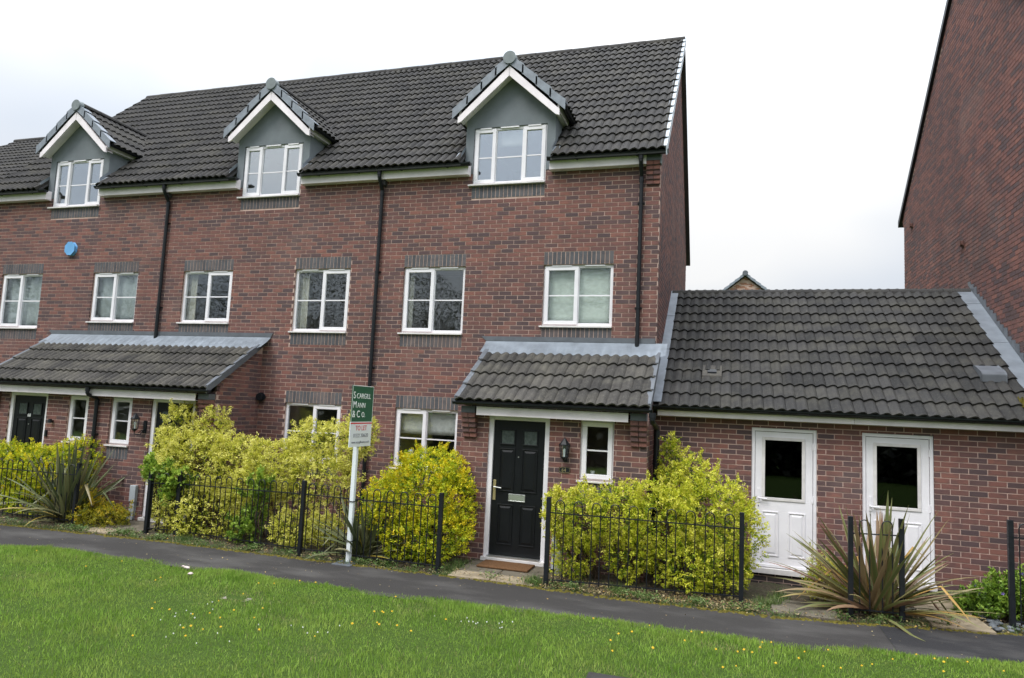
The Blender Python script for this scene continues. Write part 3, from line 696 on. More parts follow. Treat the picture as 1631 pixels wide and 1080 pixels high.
def porch(h, br, tl, x0, x1, dr, win, left_end, right_end, y=-1.2, tint='canopy_tile', number=None, x0r=None, x1r=None):
    Zt = 2.07
    holes = [(dr[0], dr[1], -.04, 2.07), (win[0], win[1], 1.20, 2.07)]
    wb = MB(); wall_cells(wb, 'S', y, x0, x1, -.25, 2.24, holes); slope = .66; cz = lambda yy: 2.27+slope*(yy+1.5)
    for (c, e, lo_, hi_) in ((x0, left_end, x0, x0+.12), (x1, right_end, x1-.12, x1)):
        if e: wb.prism([(y+.121, -.25), (-.002, -.25), (-.002, cz(0)-.12), (y+.121, cz(y+.12)-.12)], lo_+(.0075 if lo_ == x0 else 0), hi_-(.0075 if hi_ == x1 else 0), 'x')
    w = wb.build('porch_wall', 'mortar', h)
    sold = (win[0], win[1], 1.20-.255, 1.20-.03)
    br.wall(w, 'S', y, brick_rects(x0, x1, -.15, 2.235, [(dr[0], dr[1], -1, 2.07), (win[0], win[1], 1.17, 2.07), sold], phase=.07))
    s_ = box('lintel', 'mortar', h, *sold[:2], y+.004, y+.0075, *sold[2:]); soldiers(s_, *sold, y=y) if False else soldiers(s_, sold[0], sold[1], sold[2], y=y)
    if right_end: br.wall(w, 'E', x1, brick_rects(y+.024, -.004, -.15, 3.1, zmax=lambda u: cz(u)-.11))
    front_door(h, dr[0], dr[1], y, -.06, 2.07, number)
    window(h, win[0], win[1], 1.20, 2.07, [(1, 1)], y=y, vents=False, room=True)
    # roof
    a, b = (x0-.06 if left_end else x0), (x1+.06 if right_end else x1); wd_ = b-a
    m_ = MB(); m_.prism([(-1.46, cz(-1.46)-.02), (-.003, cz(0)-.02), (-.003, cz(0)-.07), (-1.46, cz(-1.46)-.07)], a, b, 'x'); r_ = m_.build('canopy', 'dark_soffit', h)
    L = math.hypot(1, slope)*(1.5-.20)/4
    tl.field(r_, slope_frame(ex, (0, 1, slope), (a, -1.5, cz(-1.5))), wd_, 4, L, tint, seed=int(a*5)+3)
    fa, fb = (x0+.26 if left_end else x0), (x1-.25 if right_end else x1)
    f = MB(); f.box(fa, fb, -1.40, -1.38, 2.07, 2.20); f.box(fa, fb, -1.38, y-.001, 2.072, 2.084); f.build('fascia', 'fascia_white', h, bevel=.002)
    gutter(h, a-.03 if left_end else a, b+.03 if right_end else b, -1.47, 2.26, r=.05)
    if left_end: corbel(h, x0, x0+.22, y, 2.20)
    if right_end: corbel(h, x1-.225, x1, y, 2.20)
    # verge edges
    for e, xx, s in ((left_end, a, -1), (right_end, b, 1)):
        if e:
            for k in range(4):
                y0_ = -1.5+k*1.3/4; y1_ = y0_+1.3/4; q = MB(); q.prism([(y0_, cz(y0_)+.075), (y1_, cz(y1_)+.05), (y1_, cz(y1_)-.07), (y0_, cz(y0_)-.06)], xx-.012, xx+.012, 'x'); q.prism([(y0_, cz(y0_)+.076), (y1_, cz(y1_)+.052), (y1_, cz(y1_)+.042), (y0_, cz(y0_)+.062)], min(xx, xx-s*.07), max(xx, xx-s*.07), 'x'); q.build('verge_tile', 'dark_lead', r_)
    # lead flashing: apron over the top course and upstand on the wall
    fl0, fl1 = (a-.07 if left_end else a), (b+.10 if right_end else b)
    pr = [];  nn = int((fl1-fl0)/.015); rwp = wd_/round(wd_/.15)
    q = MB(); n1 = nn+1
    for i in range(n1):
        x = fl0+(fl1-fl0)*i/nn; q.v += [(x, -.30, cz(-.30)+.026+1.15*prof((x-a)/rwp)), (x, -.10, cz(-.1)+.055), (x, -.004, cz(0)+.075)]
    for i in range(nn):
        for j in range(2): q.f.append((i*3+j, (i+1)*3+j, (i+1)*3+j+1, i*3+j+1)); q.t.append(.5); q.m.append(0)
    q.build('flashing', 'lead', r_, smooth=True)
    x1_ = min(fl1, 5.088)
    u = MB(); u.prism([(fl0-.09 if left_end else fl0, cz(0)+.155), (x1_+(.04 if right_end and x1 < 0 else 0), cz(0)+.155), (x1_, cz(0)+.076), (fl0, cz(0)+.076)], -.012, -.0045, 'y'); u.build('upstand_flashing', 'dark_lead', r_)
    return w, r_

# ================================================================== the houses
h64, br64, tl64, F, wall64, ro64, holes64 = house('end_terrace_house', 'tall brick end house with grey dormer and black door number 64 behind the yellow bushes', 0, 5.10, False, 0, True)
porch(h64, br64, tl64, 2.33, 5.12, (2.73, 3.69), (4.155, 4.65), True, True)
h66, br66, tl66, *_ = house('terraced_house', 'brick terraced house between the two long downpipes, its door hidden by a tall pale shrub', -U, -.0005, True, 0, True)
porch(h66, br66, tl66, -U, -2.33, (-3.69, -2.73), (-4.62, -4.125), False, True)
h68, br68, tl68, *_ = house('terraced_house', 'brick terraced house with black door 68 and a blue alarm box on its wall', -2*U, -U-.0005, False, -2*U, True)
porch(h68, br68, tl68, -7.576, -U-.0005, (-7.13, -6.15), (-5.64, -5.145), True, False, number='68')
# downpipes
pipe(h64, .03, -.20, -.05, 6.42, .0, .32, clips=(.25, .46, .75))
pipe(h64, 4.80, -.20, -.05, 6.42, 3.18, .32, shoe=True, clips=(.25, .85))
pipe(h66, -4.88, -.20, -.05, 6.42, 3.18, .32, shoe=True, clips=(.25, .85))
pipe(h66, -4.90, -1.47, -1.25, 2.22, -.1, .22, clips=(.3, .7))
pipe(h64, 5.215, -1.47, -.75, 2.22, -.1, .25, r=.04, clips=(.3, .76))
# gable end of the end house
gz = lambda y: (mainz(y) if y < YR else mainz(2*YR-y))-.09
wb = MB(); wb.prism([(.008, -.2), (8.0, -.2), (8.0, gz(8.0)), (YR, gz(YR)), (.008, gz(.008))], 4.98, 5.0925, 'x'); gw = wb.build('gable_wall', 'mortar', h64)
rects = brick_rects(.024, 8.0, 0, 10.7, zmax=gz)
br64.wall(gw, 'E', 5.10, rects)
corbel(h64, 4.88, 5.10, -.0, 6.45, 5, .82)
bx = MB(); bx.prism([(-.142, 6.29), (-.02, 6.29), (-.02, 6.60), (-.142, 6.50)], 5.101, 5.125, 'x'); bx.build('box_end', 'grey_render', h64)
for r in range(ROWS):
    y0_ = -EY-.02+r*GAUGE*cs; y1_ = y0_+GAUGE*cs; q = MB()
    q.prism([(y0_, mainz(y0_)+.085), (y1_, mainz(y1_)+.052), (y1_, mainz(y1_)-.10), (y0_+.02, mainz(y0_)-.07)], 5.205, 5.225, 'x')
    q.prism([(y0_, mainz(y0_)+.087), (y1_, mainz(y1_)+.054), (y1_, mainz(y1_)+.040), (y0_, mainz(y0_)+.07)], 5.12, 5.225, 'x'); q.build('verge_tile', 'verge_pale', ro64, bevel=.004)
q = MB(); q.prism([(YR, mainz(YR)+.06), (8.30, mainz(-.30)+.05), (8.30, mainz(-.30)-.05), (YR, mainz(YR)-.06)], 5.14, 5.19, 'x'); q.build('rear_verge', 'black_plastic', ro64)
# left verge of the tall roof where it stands above the neighbour
for r in range(ROWS):
    y0_ = -EY-.02+r*GAUGE*cs; y1_ = y0_+GAUGE*cs; q = MB(); q.prism([(y0_, mainz(y0_)+.075), (y1_, mainz(y1_)+.05), (y1_, mainz(y1_)-.12), (y0_, mainz(y0_)-.12)], -9.93, -9.908, 'x'); q.build('verge_tile', 'main_tile', bpy.data.objects[ro64.name] if False else h68)
for b_ in (br64, br66, br68): b_.build()
for t_ in (tl64, tl66, tl68): t_.build()

# lower neighbour at the far left
h70 = thing('terraced_house', 'brick house with the lower roof at the far left edge of the row', 'house', (-12.3, 0, PZ), 'brick terraced houses of the row')
XL = -14.9
wb = MB(); wall_cells(wb, 'S', 0, XL, -2*U-.001, -.2, 6.34, []); w70 = wb.build('front_wall', 'mortar', h70)
b70 = Brickset(300); b70.wall(w70, 'S', 0, brick_rects(XL, -2*U-.001, -.15, 6.335, phase=.03)); b70.build()
s70 = .75; z70 = lambda y: 6.46+s70*(y+.28)
m_ = MB(); m_.prism([(-.25, z70(-.25)-.02), (YR, z70(YR)-.02), (8.28, z70(-.28)-.02), (8.28, z70(-.28)-.1), (YR, z70(YR)-.1), (-.25, z70(-.25)-.08)], XL, -9.935, 'x'); m_.prism([(0.2, -.2), (8.0, -.2), (8.0, z70(.3)), (YR, z70(YR)-.05), (.2, z70(.2)-.1)], XL+.01, XL+.2, 'x'); r70 = m_.build('roof', 'dark_soffit', h70)
t70 = Tileset(300); g70 = 4.28*math.hypot(1, s70)/16
t70.field(r70, slope_frame(ex, (0, 1, s70), (XL, -.28, z70(-.28))), -9.935-XL, 16, g70, 'main_tile', seed=70); t70.build()
for i in range(11):
    m_ = MB(); a = XL+i*.45; m_.prism([(YR+.13*math.cos(math.pi*j/8), z70(YR)-.02+.11*math.sin(math.pi*j/8)) for j in range(9)], a, a+.445, 'x', random.random()); m_.build('ridge_tile', 'main_tile', r70)
f = MB(); f.box(XL, -9.91, -.142, -.12, 6.292, 6.46); f.build('fascia', 'fascia_white', h70); gutter(h70, XL, -9.91, -.20, 6.475)

# ------------------------------------------------------------------ garage-like link building
XR = 10.41; YG = -.25
hg = thing('link_building', 'low brick building with grey tiled roof and two white half-glazed doors between the tall houses', 'building', (7.75, YG, -.2))
D1, D2 = (6.565, 7.465), (8.06, 8.965)
doors = [(D1[0], D1[1], -.0, 2.0775), (D2[0], D2[1], -.0, 2.0775)]
wb = MB(); wall_cells(wb, 'S', YG, 5.13, XR-.01, -.35, 2.26, doors); wg = wb.build('front_wall', 'mortar', hg)
bg_ = Brickset(300)
bg_.wall(wg, 'S', YG, brick_rects(5.13, XR-.01, -.0, 2.25, [(a, b, -.03, d) for a, b, c, d in doors], phase=.045))
bg_.wall(wg, 'S', YG, brick_rects(5.13, XR-.01, -.33, -.0, [(a, b, -.025, .1) for a, b, c, d in doors], phase=.045), 'engineering_brick'); bg_.build()
sg = .67; zg = lambda y: 2.31+sg*(y+.55); YGR = 3.0
m_ = MB(); m_.prism([(-.5, zg(-.5)-.02), (YGR, zg(YGR)-.02), (6.5, zg(-.5)-.02), (6.5, zg(-.5)-.1), (YGR, zg(YGR)-.1), (-.5, zg(-.5)-.07)], 5.102, XR-.002, 'x'); rg = m_.build('roof', 'dark_soffit', hg)
tg = Tileset(300); GR = 12; gg = (YGR+.55)*math.hypot(1, sg)/GR
tg.field(rg, slope_frame(ex, (0, 1, sg), (5.21, -.55, zg(-.55))), XR-.22-5.21, GR, gg, 'garage_tile', seed=5); tg.build()
n = 12
for i in range(n):
    m_ = MB(); w = (XR-.02-5.12)/n; k = 1+.04*(i % 2); a = 5.12+i*w; m_.prism([(YGR+.13*k*math.cos(math.pi*j/8), zg(YGR)-.065+.11*k*math.sin(math.pi*j/8)) for j in range(9)], a+.004, a+w-.003, 'x', random.random()); m_.build('ridge_tile', 'garage_tile', rg)
f = MB(); f.box(5.19, 7.93, -.44, -.42, 2.19, 2.33); f.box(7.934, XR-.01, -.44, -.42, 2.19, 2.33); f.box(5.19, XR-.01, -.42, YG-.001, 2.191, 2.203); f.build('fascia', 'fascia_white', hg, bevel=.002)
gutter(hg, 5.13, XR-.005, -.52, 2.335, r=.05)
# abutment flashings: lead gutters in lengths against each tall wall
for (xa, xb, up_, bars) in ((5.102, 5.245, 1, (-.5, .9, 2.0, 2.98)), (XR-.25, XR-.003, -1, (-.5, .1, 1.25, 2.45, 2.98))):
    for ya, yb_ in zip(bars, bars[1:]):
        q = MB(); q.prism([(ya+.004, zg(ya)+.058), (yb_-.0, zg(yb_)+.05), (yb_, zg(yb_)+.042), (ya+.004, zg(ya)+.05)], xa, xb, 'x'); q.build('flashing', 'lead', rg)
ys_ = -.5; k = 0
while ys_ < 2.95:    # stepped upstand on the right wall
    q = MB(); zz = math.floor((zg(ys_)+.13)/.075)*.075+.075; q.prism([(ys_, zg(ys_)+.06), (ys_+.15, zg(ys_+.15)+.06), (ys_+.15, zz+.075), (ys_+.02, zz+.06)], XR-.012, XR-.0015, 'x'); q.build('step_flashing', 'dark_lead', rg); ys_ += .15
vt = MB(); vy = .30; vx = 5.97
vt.prism([(vy-.16, zg(vy-.16)+.03), (vy+.16, zg(vy+.16)+.03), (vy+.16, zg(vy+.16)+.055), (vy-.15, zg(vy-.16)+.085)], vx-.15, vx+.15, 'x'); v_ = vt.build('vent_tile', 'canopy_tile', rg, bevel=.006)
vt = MB(); vt.prism([(vy-.09, zg(vy-.09)+.075), (vy+.03, zg(vy+.03)+.062), (vy+.03, zg(vy+.03)+.07), (vy-.09, zg(vy-.09)+.10)], vx-.07, vx+.07, 'x'); vt.build('vent_grille', 'black_plastic', v_)
vx, vy = 9.87, .42
vt = MB(); vt.prism([(vy-.17, zg(vy-.17)+.03), (vy+.17, zg(vy+.17)+.05), (vy+.17, zg(vy+.17)+.075), (vy-.12, zg(vy-.12)+.16), (vy-.17, zg(vy-.17)+.15)], vx-.16, vx+.16, 'x'); vt.build('roof_vent', 'dark_lead', rg, bevel=.02)
m_ = MB()
for i in range(70): 
    yy = random.uniform(-.5, -.1); xx = 10.07+random.gauss(0, .03); s_ = random.uniform(.012, .03); m_.frus((xx, yy), zg(yy)+.03, zg(yy)+.055+random.random()*.012, s_, s_*.5, 5)
m_.build('moss', 'moss', rg, kind='stuff')
def util_door(x0, x1):
    y = YG; f = MB(); T = .048; yf = y+.02; f.box(x0+.002, x0+T, yf, yf+.08, .0, 2.075); f.box(x1-T, x1-.002, yf, yf+.08, .0, 2.075); f.box(x0+T, x1-T, yf, yf+.08, 2.075-T, 2.075)
    a, b = x0+T+.006, x1-T-.006; gx0, gx1, gz0, gz1 = x0+.175, x1-.185, 1.045, 1.915
    d = MB(); yd = yf+.014; wall = [(a, gx0), (gx1, b)]
    d.box(a, b, yd, yd+.04, .055, gz0); d.box(a, b, yd, yd+.04, gz1, 2.02); d.box(a, gx0, yd, yd+.04, gz0, gz1); d.box(gx1, b, yd, yd+.04, gz0, gz1)
    o = d.build('white_door', 'white_upvc', hg, bevel=.002); f.build('door_frame', 'white_upvc', o, bevel=.003)
    l = MB(); frame_rect(l, gx0-.028, gx1+.028, gz0-.028, gz1+.028, .045, yd-.014, yd-.0005); l.build('glazing_bead', 'sill_white', o, bevel=.005)
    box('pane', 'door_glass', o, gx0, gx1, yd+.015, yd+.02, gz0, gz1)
    for (q0, q1) in ((a+.10, a+.33), (b-.33, b-.10)):
        z0_, z1_ = .22, .86; p_ = MB(); t = .016; frame_rect(p_, q0, q1, z0_, z1_, t, yd-.012, yd-.0005)
        p_.add([(q0+.03, yd-.0005, z0_+.03), (q1-.03, yd-.0005, z0_+.03), (q1-.03, yd-.0005, z1_-.03), (q0+.03, yd-.0005, z1_-.03), (q0+.055, yd-.011, z0_+.055), (q1-.055, yd-.011, z0_+.055), (q1-.055, yd-.011, z1_-.055), (q0+.055, yd-.011, z1_-.055)], [(0, 1, 5, 4), (1, 2, 6, 5), (2, 3, 7, 6), (3, 0, 4, 7), (4, 5, 6, 7)])
        p_.build('door_panel', 'white_upvc', o, bevel=.003)
    box('weather_bar', 'white_upvc', o, a, b, yd-.02, yd-.0005, .06, .10, bevel=.004); box('threshold', 'sill_white', o, x0-.01, x1+.01, y-.05, yf+.08, -.025, .05, bevel=.004)
    h = MB(); hx = a+.05; h.box(hx-.018, hx+.018, yd-.012, yd-.0005, .98, 1.18); h.tube([(hx, yd-.01, 1.045), (hx, yd-.05, 1.045), (hx+.115, yd-.05, 1.04)], .011, 8); h.build('door_handle', 'white_upvc', o)
    box('keyhole', 'black_plastic', o, hx-.006, hx+.006, yd-.014, yd-.0122, .92, .94)
    for zz in (.25, 1.02, 1.78): hh = MB(); hh.tube([(b+.004, yd-.012, zz), (b+.004, yd-.012, zz+.10)], .011, 8); hh.build('hinge', 'white_upvc', o)
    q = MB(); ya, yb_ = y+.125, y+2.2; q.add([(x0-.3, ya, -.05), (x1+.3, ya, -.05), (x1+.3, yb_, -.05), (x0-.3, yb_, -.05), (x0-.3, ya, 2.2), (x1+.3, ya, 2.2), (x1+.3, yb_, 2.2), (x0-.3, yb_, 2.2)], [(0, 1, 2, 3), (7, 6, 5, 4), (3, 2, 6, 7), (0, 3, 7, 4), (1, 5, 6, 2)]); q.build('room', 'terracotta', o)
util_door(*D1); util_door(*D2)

# ------------------------------------------------------------------ tall brick house on the right
YF, YB, YM = -1.2, 7.8, 3.3; s2 = .80; EV = 7.55
hr = thing('gabled_house', 'tall brick house at the right edge with a plain windowless side wall', 'house', (13, YM, -.2))
rz2 = lambda y: EV+s2*((YB-y) if y > YM else (y-YF))
wb = MB(); wb.prism([(YF, -.3), (YB, -.3), (YB, rz2(YB)), (YM, rz2(YM)), (YF, rz2(YF))], XR+.0075, XR+.2, 'x'); wb.box(XR+.2, XR+6, YF, YB, -.3, EV); wr = wb.build('side_wall', 'mortar', hr)
b_ = Brickset(300); rr = brick_rects(-YB, -YF, 0, 11.5, zmax=lambda u: rz2(-u)-.02, phase=.05); b_.wall(wr, 'W', XR, rr)
b_.wall(wr, 'S', YF, brick_rects(XR+.03, XR+6, -.2, EV)); b_.build()
m_ = MB(); m_.prism([(YM, rz2(YM)+.12), (YB+.35, rz2(YB+.35)+.12), (YB+.35, rz2(YB+.35)-.03), (YM, rz2(YM)-.03)], XR-.06, XR+6, 'x'); m_.prism([(YM, rz2(YM)+.12), (YM, rz2(YM)-.03), (YF-.35, rz2(YF-.35)-.03), (YF-.35, rz2(YF-.35)+.12)], XR-.06, XR+6, 'x'); r2o = m_.build('roof', 'black_plastic', hr)
t_ = Tileset(200); t_.field(r2o, slope_frame(ex, (0, 1, s2), (XR-.05, YF-.35, rz2(YF-.35)+.122)), 6, 16, (YM-YF+.35)*math.hypot(1, s2)/16, 'main_tile', seed=77); t_.build()
for i, (dy, dz) in enumerate(((.10, 0), (.16, .075), (.22, .15), (.28, .225))):
    q = MB(); q.box(XR+.01, XR+.22, YB-.01, YB+dy, EV-.38+dz, EV-.315+dz, .7); q.build('corbel_brick', 'red_brick', hr)
q = MB(); q.box(XR+.005, XR+.02, YB-.30, YB+.30, EV-.08, EV+.10); q.build('box_end', 'terracotta', hr)
for (yy, zz) in ((7.0, 6.98), (3.35, 5.65)):
    q = MB(); q.prism([(yy-.07, zz-.05), (yy+.07, zz-.05), (yy+.07, zz+.05), (yy-.07, zz+.05)], XR-.02, XR+.01, 'x'); q.prism([(yy-.06, zz-.03), (yy+.06, zz-.03), (yy+.05, zz+.05), (yy-.05, zz+.05)], XR-.07, XR-.0201, 'x'); q.build('wall_vent', 'terracotta', hr, bevel=.01)

# distant gabled house beyond the low roof
hd = thing('distant_house', 'far orange brick gable with grey verge tiles peeping over the low roof', 'house', (7.3, 35, 0))
wb = MB(); wb.prism([(3.7, -.3), (10.9, -.3), (10.9, 8.4), (7.32, 11.25), (3.75, 8.4)], 35, 35.3, 'y'); wb.box(3.75, 10.9, 35.3, 45, -.3, 8.3); wd_ = wb.build('gable_wall', 'mortar', hd)
b_ = Brickset(0); b_.wall(wd_, 'S', 35, brick_rects(3.8, 10.85, 7.5, 11.2, zmax=lambda u: 11.2-.8*abs(u-7.32)), 'orange_brick'); b_.build()
for s_ in (-1, 1):
    m_ = MB(); m_.prism([(7.32, 11.42), (7.32+s_*4.2, 11.42-.8*4.2), (7.32+s_*4.2, 11.42-.8*4.2-.12), (7.32, 11.28)], 34.8, 45, 'y'); ro_ = m_.build('roof', 'main_tile', hd)
    for k in range(13):
        d0, d1 = k*.32, (k+1)*.32; q = MB(); q.prism([(7.32+s_*d0, 11.47-.8*d0), (7.32+s_*d1, 11.52-.8*d1), (7.32+s_*d1, 11.34-.8*d1), (7.32+s_*d0, 11.30-.8*d0)], 34.70, 34.799, 'y'); q.build('verge_tile', 'verge_grey', ro_)
m_ = MB(); m_.prism([(7.32+.17*math.cos(2*math.pi*i/14), 11.45+.16*math.sin(2*math.pi*i/14)) for i in range(14)], 34.6, 45, 'y'); m_.build('ridge_tile', 'dark_lead', hd)

# ------------------------------------------------------------------ things fixed on the walls
m_ = MB(); m_.prism([(-7.39+.125*math.cos(math.pi/8+2*math.pi*i/8), 5.185+.135*math.sin(math.pi/8+2*math.pi*i/8)) for i in range(8)], -.075, -.003, 'y')
solo(m_, 'alarm_box', 'alarm_blue', 'blue octagonal burglar alarm box high on the brick wall at left', 'alarm box', (-7.39, 0, 5.185), bevel=.02)
fl_ = thing('wall_vent', 'round black flue outlet on the brick wall just right of the left porch roof', 'vent', (-2.24, 0, 2.19))
m_ = MB(); m_.tube([(-2.24, 0, 2.19), (-2.24, -.10, 2.19)], .055, 14); m_.build('pipe_end', 'black_plastic', fl_); m_ = MB(); m_.tube([(-2.24, -.06, 2.19), (-2.24, -.075, 2.19)], .085, 14); m_.tube([(-2.24, -.115, 2.19), (-2.24, -.13, 2.19)], .07, 14); m_.build('flange', 'black_plastic', fl_)
lantern('black hexagonal lantern fixed above the brass 64 plate', 3.945, -1.2, 1.62)
lantern('black lantern on a curled bracket beside the narrow window under the left porch', -3.78, -1.2, 1.62, arm=True)
pl = thing('number_plate', 'small dark oval plate with gold number 64 below the lantern', 'house number', (3.94, -1.2, 1.33))
m_ = MB(); m_.prism([(3.94+.085*math.copysign(abs(math.cos(a))**.6, math.cos(a)), 1.33+.045*math.copysign(abs(math.sin(a))**.6, math.sin(a))) for a in [2*math.pi*i/24 for i in range(24)]], -1.214, -1.2025, 'y'); m_.build('plate', 'black_paint', pl)
text('64', .07, (3.895, -1.216, 1.305), (math.pi/2, 0, 0), 'brass', pl, 'digits')
q = MB()
for i in range(24):
    a, b = 2*math.pi*i/24, 2*math.pi*(i+1)/24; P = lambda a: (3.94+.078*math.copysign(abs(math.cos(a))**.6, math.cos(a)), -1.2155, 1.33+.039*math.copysign(abs(math.sin(a))**.6, math.sin(a))); q.tube([P(a), P(b)], .002, 4)
q.build('rim', 'brass', pl)
s_ = thing('security_sensor', 'small dark sensor on the brick pier right of door number 68', 'sensor', (-5.98, -1.2, 1.55))
m_ = MB(); m_.frus((-5.98, -1.25), 1.53, 1.59, .04, .03, 10); m_.box(-5.99, -5.95, -1.25, -1.2, 1.54, 1.57); m_.build('head', 'black_plastic', s_)
m_ = MB(); m_.box(-6.12, -6.07, -1.23, -1.2, 1.26, 1.38); solo(m_, 'key_safe', 'black_plastic', 'small black box on the wall beside the frame of door number 68', 'key safe', (-6.1, -1.2, 1.26), bevel=.006)
m_ = thing('meter_cover', 'grey plastic pipe cover at the foot of the brick wall beyond the left fence gap', 'pipe cover', (-3.85, -1.2, -.1))
q = MB(); q.box(-3.93, -3.80, -1.27, -1.2, .23, .52); q.build('cover_box', 'pale_plastic', m_, bevel=.01); q = MB(); q.prism([(-3.90, .229), (-3.82, .229), (-3.84, -.08), (-3.95, -.08)], -1.25, -1.2, 'y'); q.build('duct', 'pale_plastic', m_, bevel=.008)
q = MB(); q.tube([(3.85, -1.26, .42), (3.85, -1.26, -.08)], .045, 10); solo(q, 'waste_pipe', 'pale_plastic', 'short pale grey pipe standing against the wall right of door 64', 'pipe', (3.85, -1.26, -.08))
q = MB(); q.tube([(3.98, -1.55, .20), (3.98, -1.55, -.08)], .05, 12); q.tube([(3.98, -1.55, .2), (3.98, -1.55, .23)], [.056, .05], 12); solo(q, 'metal_canister', 'chrome', 'small silver cylinder lamp in the bed just behind the black fence post', 'garden light', (3.98, -1.55, -.08))
q = MB(); q.tube([(2.56, -1.2, .83), (2.56, -1.225, .83)], .014, 8); q.box(2.545, 2.575, -1.212, -1.2, .80, .86); solo(q, 'door_bell', 'black_plastic', 'tiny dark bell push on the brick left of door 64', 'door bell', (2.56, -1.2, .8))
# door mat
q = MB(); q.box(2.82, 3.58, -1.72, -1.30, -.075, -.045); o = solo(q, 'door_mat', 'brown_mat', 'brown coir mat lying in front of the black door 64', 'door mat', (3.2, -1.5, -.07), bevel=.012)
# curtains and blinds seen behind the panes
curtain('net_curtain', -9.36, -8.16, 3.46, 4.64, .15, 'pale net curtain filling the larger first-floor window at the left edge', 'net_curtain')
curtain('net_curtain', -6.73, -5.55, 3.61, 4.64, .15, 'net curtain gathered aside in the smaller window left of the first downpipe', 'net_curtain', gather=.12)
curtain('beige_curtain', -4.36, -4.12, 3.5, 4.66, .15, 'narrow beige curtain at the left side of the window right of the first downpipe', 'beige_curtain', 10, .015)
curtain('beige_curtain', -1.73, -1.50, 3.4, 4.66, .15, 'narrow beige curtain at the left side of the window left of the second downpipe', 'beige_curtain', 10, .015)
curtain('beige_curtain', .56, .70, 3.4, 4.66, .15, 'narrow pale curtain at the left side of the window right of the second downpipe', 'beige_curtain', 8, .015)
curtain('roller_blind', .57, 1.74, 1.66, 2.09, .14, 'pale blind pulled half way down in the ground-floor window behind the round yellow bush', 'blind_white', 6, .002)
curtain('window_blind', 3.18, 4.37, 3.58, 4.66, .145, 'pale blind closed behind the patterned glass of the first-floor window above the right porch', 'blind_white', 8, .004)
curtain('roller_blind', 2.2, 2.75, 6.85, 7.16, .12, 'small pale blind at the top of the right dormer window', 'blind_white', 6, .002)
j = thing('china_ornament', 'white round ornaments on the sill behind the ground-floor window pane left half', 'ornament', (.78, .2, 1.1))
q = MB(); q.frus((.78, .2), 1.08, 1.17, .05, .085, 12); q.frus((.78, .2), 1.17, 1.25, .085, .04, 12); q.build('jar', 'white_china', j, smooth=True); q = MB(); q.frus((.80, .22), 1.25, 1.31, .03, .07, 12); q.frus((.8, .22), 1.31, 1.38, .07, .03, 12); q.build('bowl', 'white_china', j, smooth=True)
q = MB(); q.frus((4.32, -1.02), 1.262, 1.33, .03, .035, 10); solo(q, 'cup', 'white_china', 'small white cup on the sill of the narrow window beside the 64 lantern', 'cup', (4.32, -1.02, 1.262))

# ------------------------------------------------------------------ fences
def fence_panel(label, posts, runs, group='black bow-top railings along the path'):
    """posts: (x,y,height). runs: list of (ia, ib, n hoops)"""
    f = thing('railing_fence', label, 'fence', (posts[0][0], posts[0][1], PZ), group); HB = {}
    for (x, y, hh) in posts:
        q = MB(); q.box(x-.028, x+.028, y-.028, y+.028, PZ-.1, PZ+hh); o = q.build('post', 'black_paint', f, bevel=.003)
    for (a, b, n) in runs:
        A = Vector(posts[a][:2]); B = Vector(posts[b][:2]); d = (B-A); L = d.length; d.normalize(); A = A+d*.03; B = B-d*.03; L -= .06
        ha, hb = posts[a][2], posts[b][2]; H = lambda s: ha+(hb-ha)*s/L
        def pt(s, z): p = A+d*s; return Vector((p.x, p.y, PZ+z))
        for nm, dz in (('top_rail', None), ('bottom_rail', .09)):
            q = MB(); z0_, z1_ = (H(0)-.20, H(L)-.20) if dz is None else (dz, dz)
            nrm = Vector((-d.y, d.x, 0))*.016; p0, p1 = pt(0, z0_), pt(L, z1_); t = Vector((0, 0, .006))
            vs = [p0-nrm-t, p1-nrm-t, p1+nrm-t, p0+nrm-t, p0-nrm+t, p1-nrm+t, p1+nrm+t, p0+nrm+t]
            q.add(vs, [(0, 3, 2, 1), (4, 5, 6, 7), (0, 1, 5, 4), (1, 2, 6, 5), (2, 3, 7, 6), (3, 0, 4, 7)]); q.build(nm, 'black_paint', f)
        sp = L/n
        for i in range(n):
            s0 = (i+.5)*sp-.056; s1 = s0+.112; ht = H(s0)-.035; r = .056; pts = [pt(s0, .05), pt(s0, ht-r)]
            for k in range(1, 8): an = math.pi*k/8; pts.append(pt(s0+r-r*math.cos(an), ht-r+r*math.sin(an)))
            pts += [pt(s1, ht-r), pt(s1, .05)]
            q = MB(); q.tube(pts, .0075, 6); q.build('hoop', 'black_paint', f)
    return f
fence_panel('black bow-top railing at the far left edge ending at a post in the tall flax', [(-7.0, -2.15, 1.04), (-4.207, -2.094, 1.04)], [(0, 1, 12)])
fence_panel('long black bow-top railing behind the estate agent board, four posts', [(-2.772, -2.007, 1.01), (-2.227, -1.95, 1.03), (.20, -2.146, 1.08), (2.429, -2.191, 1.08)], [(0, 1, 3), (1, 2, 11), (2, 3, 10)])
fence_panel('black bow-top railing in front of the wide yellow bush right of door 64', [(3.968, -2.216, 1.15), (6.40, -1.90, 1.12)], [(0, 1, 10)])
fence_panel('short black railing of one hoop between two posts in front of the bronze flax', [(7.65, -1.871, 1.18), (8.213, -1.815, 1.19)], [(0, 1, 2)])
fence_panel('black railing post at the right edge beside the grey pebbles', [(9.417, -1.56, 1.25), (11.6, -1.35, 1.25)], [(0, 1, 9)])

